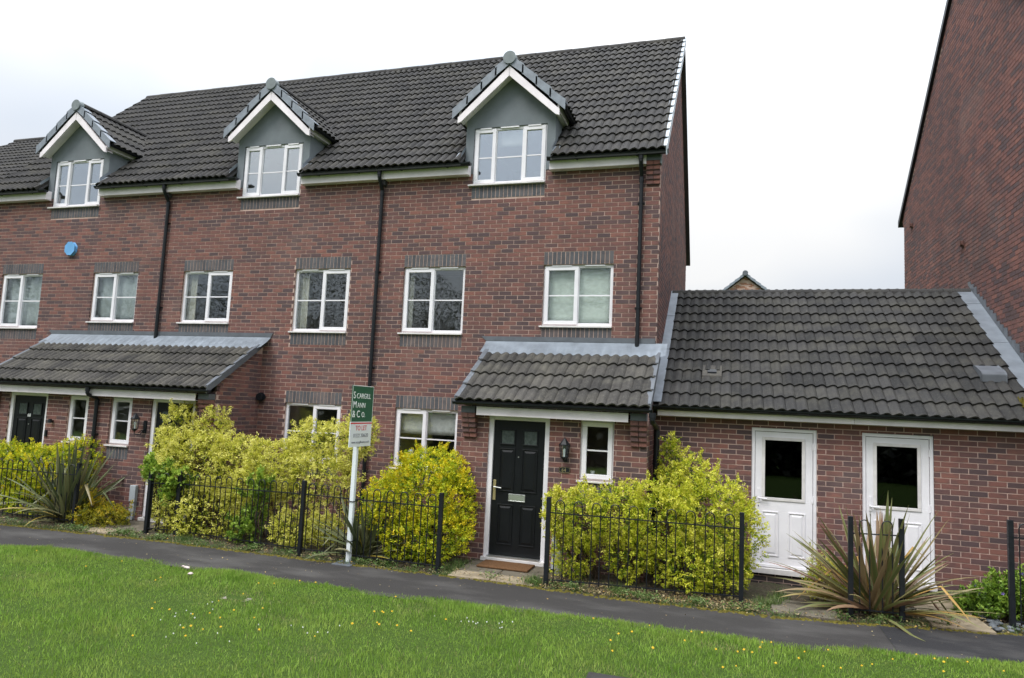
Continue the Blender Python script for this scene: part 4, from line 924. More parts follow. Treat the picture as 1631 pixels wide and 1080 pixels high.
# ------------------------------------------------------------------ estate agent board
sg_ = thing('agent_board', 'tall white post with green and white TO LET board strapped to the railing', 'sign', (1.07, -2.24, PZ))
q = MB(); lean = -.035
def P3(x, y, z): return (x+lean*(z)*.0, y, z)
q.box(1.04, 1.10, -2.27, -2.21, PZ-.05, 2.38); q.build('post', 'board_white', sg_, bevel=.004)
bx0 = 1.105; y0_, y1_ = -2.52, -1.90
q = MB(); q.box(bx0, bx0+.012, y0_, y1_, 1.90, 2.42); b1 = q.build('green_board', 'board_green', sg_)
q = MB(); q.box(bx0, bx0+.012, y0_, y1_, 1.54, 1.899); b2 = q.build('white_board', 'board_white', sg_)
for (a, b, c, d) in ((y0_, y0_+.008, 1.90, 2.42), (y1_-.008, y1_, 1.90, 2.42), (y0_, y1_, 2.412, 2.42)):
    q = MB(); q.box(bx0+.0125, bx0+.0135, a, b, c, d); q.build('border', 'ink_white', b1)
q = MB(); q.box(bx0+.0125, bx0+.0135, y0_, y1_, 1.868, 1.886); q.build('red_line', 'ink_red', b2)
RT = (math.pi/2, 0, math.pi/2); xx = bx0+.0135
for (s, z, y) in (('CARGILL', 2.235, -2.398), ('ANN', 2.10, -2.365), ('O.', 1.965, -2.23)): text(s, .105, (xx, y, z), RT, 'ink_white', b1, sx=1.0)
for (s, z, y) in (('S', 2.233, -2.49), ('M', 2.098, -2.49), ('& C', 1.963, -2.495)): text(s, .14, (xx, y, z), RT, 'ink_white', b1, sx=.98)
text('TO LET', .10, (xx, -2.21, 1.775), RT, 'ink_red', b2, align='CENTER'); text('01332 206620', .078, (xx, -2.21, 1.675), RT, 'ink_grey', b2, align='CENTER', sx=.95); text('www.scargillmann.co.uk', .052, (xx, -2.21, 1.59), RT, 'ink_grey', b2, align='CENTER')
for zz in (.86, .30): q = MB(); q.tube([(1.03, -2.28, PZ+zz), (1.11, -2.28, PZ+zz), (1.11, -2.15, PZ+zz), (1.03, -2.15, PZ+zz), (1.03, -2.28, PZ+zz)], .007, 5); q.build('strap', 'black_plastic', sg_)
q = MB(); q.box(.93, 1.22, -2.46, -2.12, PZ-.02, PZ+.012); solo(q, 'drain_cover', 'dark_lead', 'flat grey plate at the foot of the white sign post', 'drain cover', (1.07, -2.3, PZ), bevel=.004)

# ------------------------------------------------------------------ paving and small ground things
def slabs(x0, x1, y0, y1, nx, ny, z, mats, name='paving_slab', base='doorstep_paving'):
    q = MB(); q.box(x0-.01, x1+.01, y0-.01, y1+.01, z-.1, z-.022); b = q.build(base, 'soil'); b['kind'] = 'structure'
    for i in range(nx):
        for j in range(ny):
            g = .006; w, d = (x1-x0)/nx, (y1-y0)/ny; q = MB(); dz = random.uniform(-.004, .004)
            q.box(x0+i*w+g, x0+(i+1)*w-g, y0+j*d+g, y0+(j+1)*d-g, z-.05, z+dz); o = q.build(name, mats[j % len(mats)], b, bevel=.006)
    return b
slabs(2.62, 3.82, -2.33, -1.25, 2, 3, -.078, ('slab_beige', 'slab_grey', 'slab_grey'))
slabs(-3.75, -2.9, -2.36, -1.28, 1, 3, -.075, ('slab_beige', 'slab_grey', 'slab_grey'))
slabs(6.75, 7.5, -2.18, -1.5, 1, 2, -.078, ('slab_grey', 'slab_grey'))
slabs(8.5, 9.15, -1.92, -.5, 1, 3, -.075, ('slab_beige',))
def blob(mb, c, r, n=1, flat=.6, jit=.25):
    ph = random.random()*6; rings = [(-.6, .55), (-.2, .95), (.3, .85), (.75, .45)]; vs = []; m = 7
    for (z, k) in rings:
        for i in range(m): a = ph+2*math.pi*i/m; rr = r*k*(1+random.uniform(-jit, jit)); vs.append((c[0]+rr*math.cos(a), c[1]+rr*math.sin(a), c[2]+z*r*flat))
    fs = [(j*m+i, j*m+(i+1) % m, (j+1)*m+(i+1) % m, (j+1)*m+i) for j in range(3) for i in range(m)]+[tuple(3*m+i for i in range(m))]
    mb.add(vs, fs, random.random())
q = MB(); blob(q, (9.30, -1.12, -.05), .13); solo(q, 'rock', 'stone', 'rounded sandy stone beside the pebbles at the right edge', 'rock', (9.3, -1.12, -.1))
random.seed(4)
for i in range(60):
    x = random.uniform(9.15, 10.0); y = random.uniform(-1.75, -1.2); q = MB(); r = random.uniform(.03, .055); blob(q, (x, y, PZ+.015), r)
    solo(q, 'pebble', 'pebble_grey', 'smooth grey pebble lying at the foot of the right edge railing post', 'pebble', (x, y, PZ), 'grey pebbles by the right railing', smooth=True)
q = MB(); q.box(.80, 1.14, -4.58, -4.42, -.09, -.066); solo(q, 'cover_stone', 'stone', 'worn grey cover stone sunk in the lawn left of centre', 'stone cover', (.95, -4.5, -.08), bevel=.01)
q = MB(); q.box(5.06, 5.42, -5.16, -5.0, -.09, -.072); solo(q, 'cover_stone', 'asphalt', 'grey cover stone in the lawn at the bottom edge of the picture', 'stone cover', (5.2, -5, -.08), bevel=.01)
q = MB(); blob(q, (-.52, -3.62, -.06), .035, flat=.4, jit=.5); blob(q, (-.46, -3.65, -.06), .025, flat=.5, jit=.5); blob(q, (-.58, -3.6, -.06), .02, flat=.6, jit=.5); solo(q, 'litter', 'litter_pink', 'pinkish white crumpled scrap at the lawn edge near the left', 'litter', (-.5, -3.63, -.08))
q = MB(); blob(q, (-.14, -3.97, -.03), .035); solo(q, 'litter', 'litter_pink', 'small cream scrap in the grass just inside the lawn edge', 'litter', (-.14, -3.97, -.06))
q = MB(); q.tube([(-3.75, -1.45, .02), (-3.1, -1.6, -.06), (-2.9, -1.62, -.06)], .008, 5); 

# ------------------------------------------------------------------ vegetation (numpy meshes)
def np_mesh(name, V, F4, tint, mat, edge=None, smooth=False):
    me = bpy.data.meshes.new(name); n, k = F4.shape
    me.vertices.add(len(V)); me.vertices.foreach_set('co', V.astype('f').ravel()); me.loops.add(n*k); me.loops.foreach_set('vertex_index', F4.astype('i').ravel())
    me.polygons.add(n); me.polygons.foreach_set('loop_start', np.arange(0, n*k, k, dtype='i')); me.update(calc_edges=True)
    a = me.attributes.new('tint', 'FLOAT', 'FACE'); a.data.foreach_set('value', tint.astype('f'))
    me.materials.append(M(mat)); 
    if smooth: me.polygons.foreach_set('use_smooth', np.ones(n, bool))
    return me
def np_obj(name, me, parent=None, **kw):
    o = bpy.data.objects.new(name, me); C.objects.link(o); attach(o, parent)
    for k, v in kw.items(): o[k] = v
    return o
def unit(a): return a/np.maximum(np.linalg.norm(a, axis=1, keepdims=True), 1e-9)
def leaf_quads(P, D, Nn, L, W):
    """P base points, D direction, Nn leaf normal, L length, W width -> two-quad folded leaf as one diamond"""
    S = unit(np.cross(D, Nn)); L = L[:, None]; W = W[:, None]
    v0 = P; v1 = P+D*L*.45+S*W*.5; v2 = P+D*L; v3 = P+D*L*.45-S*W*.5
    V = np.stack([v0, v1, v2, v3], 1).reshape(-1, 3); F4 = np.arange(len(V)).reshape(-1, 4); return V, F4
def bush(name, label, lobes, mat, density=1.0, leaf=.031, base=None, bright=.62, cat='shrub', seed=1, group=None, sprigs=30, dark=.3):
    r = np.random.default_rng(seed); lob = np.array([(x, y, z, rx, min(rx, .42), rz) for (x, y, z, rx, rz) in lobes])
    cc, nn, br_ = [], [], []
    for (x, y, z, rx, ry, rz) in lob:
        area = 4*math.pi*((rx*ry)**1.6/3+(rx*rz)**1.6/3+(ry*rz)**1.6/3)**(1/1.6); n = int(area*285*density)
        d = unit(r.normal(size=(n, 3))); shell = np.where(r.random(n) < .72, r.uniform(.84, 1.10, n), r.uniform(.35, .85, n))
        lump = 1+.10*np.sin(d[:, 0]*7+x*9)+.09*np.sin(d[:, 2]*9+d[:, 1]*6+x*5)
        p = np.array([x, y, z])+d*np.array([rx, ry, rz])*(shell*lump)[:, None]; cc.append(p); nn.append(d); br_.append(shell)
    c = np.concatenate(cc); nrm = np.concatenate(nn); sh = np.concatenate(br_)
    # drop clusters deep inside other lobes and below ground
    keep = c[:, 2] > PZ+.02
    for (x, y, z, rx, ry, rz) in lob:
        q = np.sum(((c-np.array([x, y, z]))/np.array([rx, ry, rz]))**2, 1); keep &= q > .22
    c, nrm, sh = c[keep], nrm[keep], sh[keep]
    # upright sprigs breaking the outline
    sp, sn = [], []
    for k in range(sprigs):
        i = r.integers(len(lob)); x, y, z, rx, ry, rz = lob[i]; a = r.uniform(0, 6.28); e = r.uniform(.1, 1.2)
        d = np.array([math.cos(a)*math.cos(e), math.sin(a)*math.cos(e), math.sin(e)]); p0 = np.array([x, y, z])+d*np.array([rx, ry, rz])*1.0
        g = d*.5+np.array([0, 0, 1.0])+r.normal(size=3)*.25; g /= np.linalg.norm(g); Ls = r.uniform(.06, .2)
        for j in range(7): sp.append(p0+g*Ls*j/6); sn.append(g)
    if sp: c = np.concatenate([c, np.array(sp)]); nrm = np.concatenate([nrm, np.array(sn)]); sh = np.concatenate([sh, np.full(len(sp), 1.1)])
    K = 13; n = len(c); ax = unit(nrm+np.array([0, 0, .55])+r.normal(size=(n, 3))*.35)
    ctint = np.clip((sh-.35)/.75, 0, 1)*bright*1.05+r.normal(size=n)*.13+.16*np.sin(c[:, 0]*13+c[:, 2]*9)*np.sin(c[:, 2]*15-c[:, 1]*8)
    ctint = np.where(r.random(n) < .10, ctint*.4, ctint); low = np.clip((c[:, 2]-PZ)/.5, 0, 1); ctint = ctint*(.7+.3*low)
    A = np.repeat(ax, K, 0); c2 = np.repeat(c, K, 0); D = unit(A*.9+r.normal(size=(n*K, 3))*.75); base_ = c2+A*(r.random((n*K, 1))*.05)+r.normal(size=(n*K, 3))*.012
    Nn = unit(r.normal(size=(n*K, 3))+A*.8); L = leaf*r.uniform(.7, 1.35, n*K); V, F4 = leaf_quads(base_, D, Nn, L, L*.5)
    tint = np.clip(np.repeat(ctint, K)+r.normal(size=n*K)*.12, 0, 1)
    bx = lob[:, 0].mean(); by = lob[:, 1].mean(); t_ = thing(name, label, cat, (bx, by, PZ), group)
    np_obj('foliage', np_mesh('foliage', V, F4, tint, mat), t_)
    q = MB(); rs = random.Random(seed)
    for (x, y, z, rx, ry, rz) in lob:
        for k in range(4):
            p1 = (x+rs.uniform(-.7, .7)*rx, y+rs.uniform(-.6, .6)*ry, z+rs.uniform(-.3, .7)*rz); p0 = (bx+(x-bx)*.75+rs.uniform(-.1, .1), by+rs.uniform(-.1, .1), PZ-.03)
            mid = tuple((a+b)/2+rs.uniform(-.06, .06) for a, b in zip(p0, p1)); q.tube([p0, mid, p1], [.014, .010, .004], 5)
    q.build('stem', 'bark', t_)
    return t_
B6 = [(4.29,-1.65,.73,.43,.40),(3.99,-1.75,.80,.20,.28),(4.80,-1.60,.83,.40,.36),(5.38,-1.50,.74,.49,.50),(6.00,-1.35,.86,.50,.50),(6.38,-1.30,.62,.28,.50),(5.42,-.75,1.45,.15,.46),(5.75,-1.0,1.30,.30,.28),(5.55,-.9,1.1,.3,.35),(4.96,-1.70,.32,.28,.30),(5.73,-1.65,.29,.43,.35),(4.22,-1.75,.26,.24,.32),(6.17,-1.45,.23,.34,.35)]
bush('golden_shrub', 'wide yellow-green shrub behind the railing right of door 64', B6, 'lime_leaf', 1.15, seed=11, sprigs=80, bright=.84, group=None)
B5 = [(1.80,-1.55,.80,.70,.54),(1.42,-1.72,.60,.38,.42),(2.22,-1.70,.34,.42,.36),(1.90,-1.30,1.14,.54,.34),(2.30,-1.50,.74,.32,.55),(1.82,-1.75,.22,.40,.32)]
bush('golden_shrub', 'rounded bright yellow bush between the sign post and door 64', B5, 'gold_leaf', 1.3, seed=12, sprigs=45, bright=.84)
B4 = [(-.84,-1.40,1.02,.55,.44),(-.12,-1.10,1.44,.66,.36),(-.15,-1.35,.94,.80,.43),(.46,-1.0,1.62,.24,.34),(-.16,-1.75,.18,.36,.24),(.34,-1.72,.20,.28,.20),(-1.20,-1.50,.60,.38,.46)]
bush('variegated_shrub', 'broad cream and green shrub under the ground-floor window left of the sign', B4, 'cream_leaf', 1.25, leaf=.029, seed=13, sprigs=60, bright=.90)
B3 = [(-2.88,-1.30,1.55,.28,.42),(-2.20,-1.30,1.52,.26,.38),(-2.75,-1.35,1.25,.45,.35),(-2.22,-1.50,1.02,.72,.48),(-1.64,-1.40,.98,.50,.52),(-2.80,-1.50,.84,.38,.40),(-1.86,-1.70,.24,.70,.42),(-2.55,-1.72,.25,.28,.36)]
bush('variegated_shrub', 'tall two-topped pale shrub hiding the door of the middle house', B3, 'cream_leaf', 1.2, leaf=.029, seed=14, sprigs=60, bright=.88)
bush('laurel', 'fresh green leafy branches over the two close fence posts at left', [(-2.80,-1.80,.88,.22,.15),(-2.40,-1.82,.78,.22,.14),(-2.45,-1.85,.5,.15,.18)], 'green_leaf', .7, leaf=.06, seed=15, sprigs=16, bright=.75)
bush('laurel', 'green shrub pushing through the railing between the two pale shrubs', [(-.86,-1.86,.50,.14,.32),(-.92,-1.88,.10,.24,.14),(-.7,-1.88,.78,.09,.14)], 'green_leaf', .55, leaf=.055, seed=16, sprigs=18, bright=.75)
bush('golden_hedge', 'low clipped golden hedge in front of door 68 at the left edge', [(-6.49,-1.50,.80,.66,.28),(-5.67,-1.50,.80,.60,.28),(-5.0,-1.40,.92,.40,.32),(-6.2,-1.6,.45,.6,.3),(-5.6,-1.7,.2,.5,.3),(-7.3,-1.5,.8,.6,.3),(-5.3,-1.6,.5,.4,.3)], 'gold_leaf', 1.1, seed=17, sprigs=40, bright=.74)
bush('low_shrub', 'low amber-yellow shrub beside the post at the left gap in the railings', [(-3.95,-1.85,.05,.36,.22),(-3.65,-1.85,.02,.25,.18),(-4.3,-1.75,.2,.22,.24)], 'amber_leaf', 1.5, leaf=.026, seed=18, sprigs=14, bright=.75)
bush('low_shrub', 'small cream-edged plant below the right side of the first white door', [(7.5,-1.05,.08,.26,.20),(7.42,-.95,.26,.13,.14),(7.7,-1.1,.02,.2,.12)], 'cream_leaf', 1.8, leaf=.022, seed=19, sprigs=8, bright=.66)
bush('flowering_plant', 'low green plant with purple flowers by the right wall', [(9.35,-.95,.05,.28,.16),(9.6,-1.0,.16,.22,.22),(9.75,-1.2,.30,.16,.22),(9.2,-1.1,-.02,.2,.1)], 'green_leaf', 1.4, leaf=.045, seed=20, sprigs=6, bright=.55)
par = [o for o in bpy.data.objects if o.name.startswith('flowering_plant')][0]
random.seed(9)
for i in range(14):
    x, y = random.uniform(9.1, 9.8), random.uniform(-1.2, -.95); z = random.uniform(.15, .32) if x < 9.5 else random.uniform(.3, .5); q = MB()
    for k in range(5): a = k*1.256; q.add([(x, y, z), (x+.012*math.cos(a-.5), y-.006, z+.012*math.sin(a-.5)), (x+.024*math.cos(a), y-.01, z+.024*math.sin(a)), (x+.012*math.cos(a+.5), y-.006, z+.012*math.sin(a+.5))], [(0, 1, 2, 3)])
    q.build('flower', 'petal_purple', par)

def flax(label, x, y, n, hmax, spread, mat, seed, cat='plant', wide=.072, low=.35):
    t_ = thing('flax_plant', label, cat, (x, y, PZ), None); rs = random.Random(seed)
    for i in range(n):
        az = rs.uniform(0, 2*math.pi); k = (i+.5)/n; el = math.radians(86-k**.8*76+rs.uniform(-6, 6)); L = hmax*(1.02-.16*k)*rs.uniform(.75, 1.05); w = wide*rs.uniform(.75, 1.15)
        kink = rs.random() < .12; kp = rs.uniform(.5, .8); droop = rs.uniform(.1, .5)*(.4+k); p = Vector((x+rs.uniform(-.10, .10), y+rs.uniform(-.08, .08), PZ))
        if k > .88: w *= .6
        d = Vector((math.cos(az)*math.cos(el)*spread, math.sin(az)*math.cos(el)*.62, math.sin(el))).normalized(); side = Vector((-math.sin(az), math.cos(az), rs.uniform(-.4, .4))).normalized()
        S = 9; pts = []
        for s_ in range(S+1):
            f = s_/S; pts.append((p.copy(), d.copy()))
            st = L/S; d = (d+Vector((0, 0, -1))*droop*.09*(1+f*2)).normalized()
            if kink and abs(f-kp) < .5/S+1e-6: d = (d+Vector((0, 0, -1.3))).normalized()
            p = p+d*st
            if p.z < PZ+.01: p.z = PZ+.01
        vs = []; fs = []; tints = []; edges = []
        for s_, (p_, d_) in enumerate(pts):
            f = s_/S; ww = w*(.55+.9*f-.2*f*f if f < .4 else (.90*(1-((f-.4)/.6)**2.2)))*.5+.0012; nrm = side.cross(d_).normalized(); sd_ = d_.cross(nrm).normalized()
            vs += [p_-sd_*ww+nrm*ww*.55, p_-sd_*ww*.72+nrm*ww*.38, p_, p_+sd_*ww*.72+nrm*ww*.38, p_+sd_*ww+nrm*ww*.55]; edges += [1, .7, 0, .7, 1]
        for s_ in range(S):
            for j in range(4): fs.append((s_*5+j, s_*5+j+1, (s_+1)*5+j+1, (s_+1)*5+j))
        me = bpy.data.meshes.new('leaf'); me.from_pydata([tuple(v) for v in vs], [], fs); tn = min(1, max(0, rs.random()**1.1*.9+(.15 if k > .7 else 0)+(.3 if kink else 0)))
        a = me.attributes.new('tint', 'FLOAT', 'FACE'); a.data.foreach_set('value', np.full(len(fs), tn, 'f')); b = me.attributes.new('edge', 'FLOAT', 'POINT'); b.data.foreach_set('value', np.array(edges, 'f'))
        me.materials.append(M(mat)); me.polygons.foreach_set('use_smooth', np.ones(len(fs), bool)); o = bpy.data.objects.new('leaf', me); C.objects.link(o); attach(o, t_)
    return t_
flax('large bronze-striped flax with spiky leaves in front of the second white door', 7.98, -1.58, 125, 1.42, 1.1, 'bronze_flax', 3)
flax('tall grey-green flax at the end of the left railing beside the hedge', -4.62, -1.85, 105, 1.5, .85, 'green_flax', 5)
flax('dark green flax half hidden behind the railing at the sign post', 1.08, -1.88, 85, 1.05, 1.0, 'green_flax', 8)

# lawn blades
def blades(name, X, Y, Z, H, Wd, mat, seed, tintf=None, lean=.55, label=None, cat=None):
    r = np.random.default_rng(seed); n = len(X); az = r.uniform(0, 2*math.pi, n); ln = r.random(n)*lean
    D = np.stack([np.cos(az)*ln, np.sin(az)*ln, np.ones(n)], 1); D = unit(D); a2 = r.uniform(0, 2*math.pi, n); S = np.stack([np.cos(a2), np.sin(a2), np.zeros(n)], 1)
    P = np.stack([X, Y, Z], 1); H = H[:, None]; W_ = Wd[:, None]; bend = np.stack([np.cos(az), np.sin(az), -.5*np.ones(n)], 1)*ln[:, None]
    v0 = P-S*W_; v1 = P+S*W_; v2 = P+D*H*.55+S*W_*.8; v3 = P+D*H*.55-S*W_*.8; v4 = P+D*H+bend*H*.35
    V = np.stack([v0, v1, v2, v3, v4], 1).reshape(-1, 3); b = (np.arange(n)*5)[:, None]
    T = np.concatenate([b+np.array([[0, 1, 2]]), b+np.array([[0, 2, 3]]), b+np.array([[3, 2, 4]])], 1).reshape(-1, 3)
    ti = r.random(n) if tintf is None else tintf; me = np_mesh(name, V, T, np.repeat(ti, 3), mat); o = np_obj(name, me); o['kind'] = 'stuff'
    if label: o['label'] = label; o['category'] = cat
    return o
r = np.random.default_rng(5); nX = np.array([near(x) for x in np.linspace(-12, 13, 2501)])
def nearv(X): return np.interp(X, np.linspace(-12, 13, 2501), nX)
n = 330000; u = r.random(n); X = r.uniform(-9, 12.5, n); d = 7.5*u**1.35; Y = nearv(X)-d+.03+np.where(r.random(n) < .012, r.random(n)*.09, 0)
# keep the part of the lawn around the view
cv = (X-CAMPOS[0])*fw.x+(Y-CAMPOS[1])*fw.y; sv = (X-CAMPOS[0])*rt.x+(Y-CAMPOS[1])*rt.y
k = (cv > 1.5) & (np.abs(sv) < cv*.80+1.0); X, Y, d = X[k], Y[k], d[k]
Z = PZ-.012+.035*np.clip((nearv(X)-Y)/.25, 0, 1)+.012*np.sin(X*1.7)*np.sin(Y*1.3)+.008*np.sin(X*4.1+Y*3.3)-.004
hh = (.032+.022*np.sin(X*2.1+1)*np.sin(Y*2.9)+.03*r.random(len(X))**2); rs_ = np.random.default_rng(88); cxs, cys = rs_.uniform(-8, 12, 420), rs_.uniform(-9.5, -3.2, 420)
cg = np.zeros(len(X))
for a_, b_ in zip(cxs, cys): cg = np.maximum(cg, np.exp(-((X-a_)**2+(Y-b_)**2)/rs_.uniform(.0015, .008)))
hh = np.clip(hh+.045*cg*r.random(len(X)), .016, .12)
clump = .5+.5*np.sin(X*6.3+Y*4.1)*np.sin(Y*7.7-X*2.2)
ti = np.clip(.02+.62*r.random(len(X))+.22*clump*r.random(len(X))-.25*cg, 0, .88); ti = np.where(r.random(len(X)) < .05, r.uniform(.88, 1, len(X)), ti)
patch = np.zeros(len(X))
for (a_, b_, w_) in ((.95, -4.5, .22), (3.9, -4.25, .16), (1.9, -4.9, .12), (-.3, -4.4, .12), (5.3, -5.05, .22), (2.9, -3.9, .14), (6.2, -3.8, .13), (-1.8, -4.9, .15), (4.6, -3.75, .1), (2.7, -5.6, .14)): patch = np.maximum(patch, np.exp(-(((X-a_)/w_/1.6)**2+((Y-b_)/w_)**2)))
hh = hh*(1-.5*patch); ti = np.where(r.random(len(X)) < .65*patch, r.uniform(.9, 1, len(X)), ti)
m_ok = ~(((X > .83) & (X < 1.11) & (Y > -4.57) & (Y < -4.43)) | ((X > 5.04) & (X < 5.44) & (Y > -5.18) & (Y < -4.99)))
X, Y, Z, hh, ti = X[m_ok], Y[m_ok], Z[m_ok], hh[m_ok], ti[m_ok]
blades('grass', X, Y, Z, hh, np.full(len(X), .0019)+.0016*r.random(len(X)), 'grass_blade', 6, ti, label='short bright green grass of the lawn in front of the path', cat='grass')
# weeds and tufts along the far edge of the path
cen = []; rs = random.Random(21)
for i in range(330):
    x = rs.uniform(-8, 10.2); 
    if 2.68 < x < 3.75 and rs.random() < .85: continue
    if -3.7 < x < -3.0 and rs.random() < .7: continue
    if 8.5 < x < 9.2: continue
    cen.append((x, far(x)+abs(rs.gauss(.06, .10))+.01, rs.uniform(.3, 1)))
for (x, y) in ((3.75, -2.1), (3.8, -2.2), (4.9, -2.15), (4.85, -2.05), (6.65, -1.9), (6.75, -1.8), (6.8, -1.6), (2.55, -2.0), (2.6, -1.8), (2.5, -1.6), (-1.9, -2.2), (-1.8, -2.15), (6.9, -1.3), (-3.0, -2.2)):
    for k in range(4): cen.append((x+rs.gauss(0, .05), y+rs.gauss(0, .04), 1.3))
XX, YY, HH = [], [], []
for (x, y, s) in cen:
    for k in range(int(34*s)): XX.append(x+rs.gauss(0, .045)); YY.append(y+rs.gauss(0, .035)); HH.append(rs.uniform(.03, .13)*s)
XX, YY, HH = map(np.array, (XX, YY, HH)); blades('weeds', XX, YY, np.full(len(XX), PZ-.01), HH, np.full(len(XX), .003), 'weed', 22, lean=1.1, label='straggly grass and weeds along the far edge of the path', cat='weeds')
# broad-leaf weeds, dead leaves and moss along the same edge
def scatter_leaves(name, n, xf, L, mat, seed, up_, label, cat):
    r = np.random.default_rng(seed); P = xf(r, n); D = unit(r.normal(size=(n, 3))*np.array([1, 1, .3])); Nn = unit(r.normal(size=(n, 3))*.5+np.array([0, 0, up_]))
    D = unit(D-Nn*np.sum(D*Nn, 1, keepdims=True)); Ls = L*r.uniform(.5, 1.4, n); V, F4 = leaf_quads(P, D, Nn, Ls, Ls*.6); o = np_obj(name, np_mesh(name, V, F4, r.random(n), mat)); o['kind'] = 'stuff'; o['label'] = label; o['category'] = cat
def farv(X): return np.interp(X, np.linspace(-12, 13, 2501), fX)
fX = np.array([far(x) for x in np.linspace(-12, 13, 2501)])
def fx1(r, n): X = r.uniform(-7, 10.2, n); return np.stack([X, farv(X)+np.abs(r.normal(size=n))*.35+.02, PZ+.015+r.random(n)*.02], 1)
def fx2(r, n): c = r.uniform(-7, 9, 60); X = c[r.integers(60, size=n)]+r.normal(size=n)*.07; return np.stack([X, farv(X)+.06+np.abs(r.normal(size=n))*.12, PZ+r.random(n)*.09], 1)
def fx3(r, n): X = r.uniform(3.9, 6.6, n); return np.stack([X, farv(X)+.05+r.random(n)*.55, PZ+.02+r.random(n)*.02], 1)
scatter_leaves('fallen_leaves', 4200, fx1, .028, 'dry_leaf', 31, 1.5, 'dead brown leaves scattered over the planting bed', 'leaves')
scatter_leaves('fallen_leaf_litter', 3200, fx3, .026, 'dry_leaf', 32, 1.5, 'pale fallen leaves under the wide shrub right of door 64', 'leaves')
def fx4(r, n): X = r.uniform(-6, 10, n); return np.stack([X, farv(X)-r.random(n)**2*1.0, np.full(n, PZ+.008)], 1)
scatter_leaves('blown_leaves', 260, fx4, .022, 'dry_leaf', 36, 2.5, 'tiny dead leaves and grit blown onto the dark path', 'leaves')
scatter_leaves('low_weeds', 5200, fx2, .032, 'weed', 33, .7, 'small broad-leaved weeds at the foot of the railings', 'weeds')
q = MB(); random.seed(77)
for i in range(1500):
    x = random.uniform(-8, 10.5); y = far(x)+random.gauss(0.0, .022); s_ = random.uniform(.012, .035); q.frus((x, y), PZ-.002, PZ+random.uniform(.005, .018), s_, s_*.45, 6, random.random()*3)
o = q.build('moss', 'moss'); o['kind'] = 'stuff'; o['label'] = 'brown-green moss along the far edge of the path'; o['category'] = 'moss'
# dandelions and daisies in the lawn
def flower_mesh(kind):
    q = MB(); r = .015 if kind == 'dandelion' else .0085
    for k in range(12):
        a = k*math.pi/6; q.add([(0, 0, .05), (r*.5*math.cos(a-.25), r*.5*math.sin(a-.25), .053), (r*math.cos(a), r*math.sin(a), .05), (r*.5*math.cos(a+.25), r*.5*math.sin(a+.25), .053)], [(0, 1, 2, 3)], .5, 0)
    q.frus((0, 0), .046, .058, r*.6, r*.3, 8)
    return q
dm = flower_mesh('dandelion').mesh('dandelion', 'petal_yellow'); wm = flower_mesh('daisy').mesh('daisy', 'petal_white')
def pix(px, py):
    return (px, py)
def scatter_fl(me, name, pts, label, group):
    for (x, y) in pts:
        o = bpy.data.objects.new(name, me); o.location = (x, y, lawnz(x, y)+random.uniform(-.005, .012)); o.rotation_euler = (random.uniform(-.5, .2), random.uniform(-.3, .3), random.uniform(0, 6)); s_ = random.uniform(.75, 1.2); o.scale = (s_, s_, 1); C.objects.link(o); o['label'] = label; o['category'] = 'flower'; o['group'] = group
random.seed(3)
pts = []
for (cx, cy, n_, sx_, sy_) in ((6.6, -3.85, 24, .8, .28), (8.3, -3.4, 14, .6, .12), (5.3, -4.2, 5, .7, .4), (1.2, -3.9, 4, .7, .3), (2.0, -4.6, 6, .8, .4), (-1.4, -4.2, 4, .9, .4), (1.7, -5.4, 12, .6, .25), (3.0, -4.6, 8, 1, .3), (.2, -4.9, 4, .6, .4)):
    for k in range(n_):
        x, y = random.gauss(cx, sx_), random.gauss(cy, sy_)
        if y < near(x)-.06: pts.append((x, y))
scatter_fl(dm, 'dandelion', pts, 'yellow dandelion flower among the grass of the lawn', 'dandelions scattered in the lawn')
pts = []
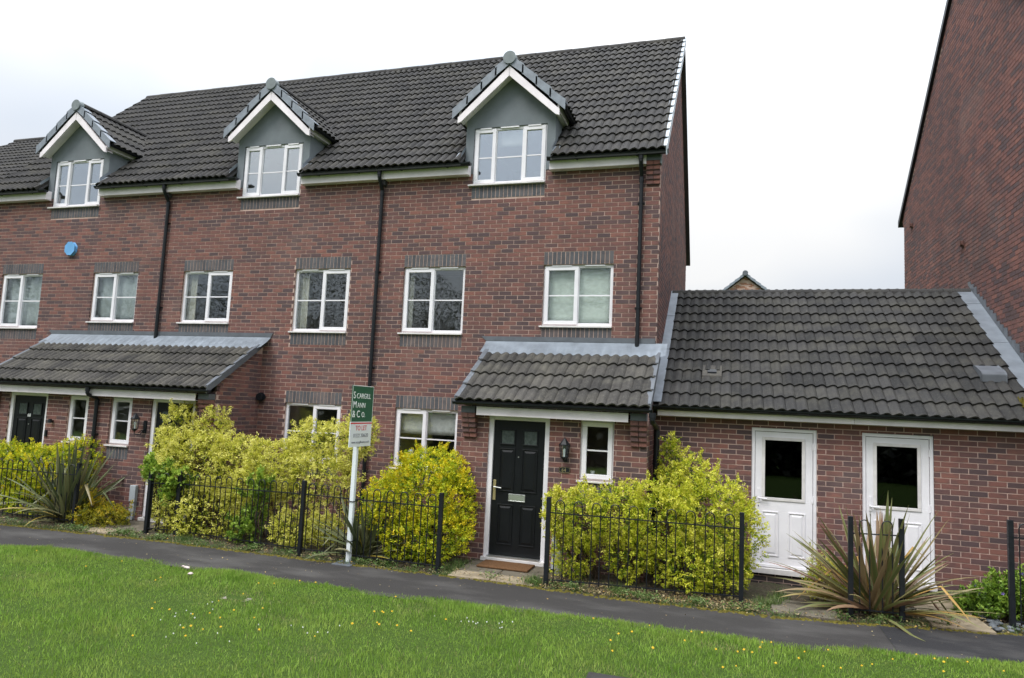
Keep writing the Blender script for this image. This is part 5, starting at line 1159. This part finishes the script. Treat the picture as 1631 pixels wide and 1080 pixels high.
for (cx, cy, n_, sx_, sy_) in ((3.75, -4.25, 13, .38, .07), (1.6, -5.8, 6, .5, .25), (2.4, -5.2, 6, .3, .2), (1.1, -5.4, 5, .3, .2), (.9, -5.0, 5, .3, .2)):
    for k in range(n_):
        x, y = random.gauss(cx, sx_), random.gauss(cy, sy_)
        if y < near(x)-.06: pts.append((x, y))
scatter_fl(wm, 'daisy', pts, 'tiny white daisy flower among the grass of the lawn', 'daisies scattered in the lawn')

# ------------------------------------------------------------------ the trees across the green (seen only as reflections)
q = MB(); rs = random.Random(12)
def branch(p, d, L, r_, depth):
    if depth == 0 or L < .25: return
    e = p+d*L; q.tube([p, e], [r_, r_*.62], 4 if depth < 4 else 6, caps=False)
    for k in range(3 if depth > 1 else 2):
        nd_ = (d+Vector((rs.gauss(0, .55), rs.gauss(0, .55), rs.gauss(.12, .35)))).normalized(); branch(p+d*L*rs.uniform(.55, 1), nd_, L*rs.uniform(.6, .82), r_*.58, depth-1)
for i in range(20):
    x = -72+i*4.8+rs.uniform(-1.5, 1.5); y = -33+rs.uniform(-3, 4); branch(Vector((x, y, -.2)), Vector((rs.uniform(-.08, .08), 0, 1)).normalized(), rs.uniform(3.0, 4.2), .26, 7)
o = q.build('far_trees', 'far_bark'); o['kind'] = 'stuff'; o['label'] = 'bare branched trees across the green mirrored in the window panes'; o['category'] = 'trees'
r = np.random.default_rng(44); n = 150000; X = r.uniform(-80, 25, n); top = r.random(n) < .76; H = 1.9+.3*np.sin(X*.33)+.2*np.sin(X*.9); Z = r.random(n)*H; Y = -21+r.normal(size=n)*.5; hz = 11.8+1.0*np.sin(X*.21+1)+1.2*np.sin(X*.77+.5); Z = np.where(top, 1.5+r.random(n)**.8*(hz-1.5), Z); Y = np.where(top, -35+r.normal(size=n)*1.5, Y)
P = np.stack([X, Y, Z-.1], 1); D = unit(r.normal(size=(n, 3))); Nn = unit(r.normal(size=(n, 3))+np.array([0, 1, .3])); V, F4 = leaf_quads(P, D, Nn, np.where(top, .15, .42), np.where(top, .10, .32)); o = np_obj('far_hedge', np_mesh('far_hedge', V, F4, r.random(n), 'far_leaf')); o['kind'] = 'stuff'; o['label'] = 'dark hedge and undergrowth across the green mirrored in the lower windows'; o['category'] = 'hedge'
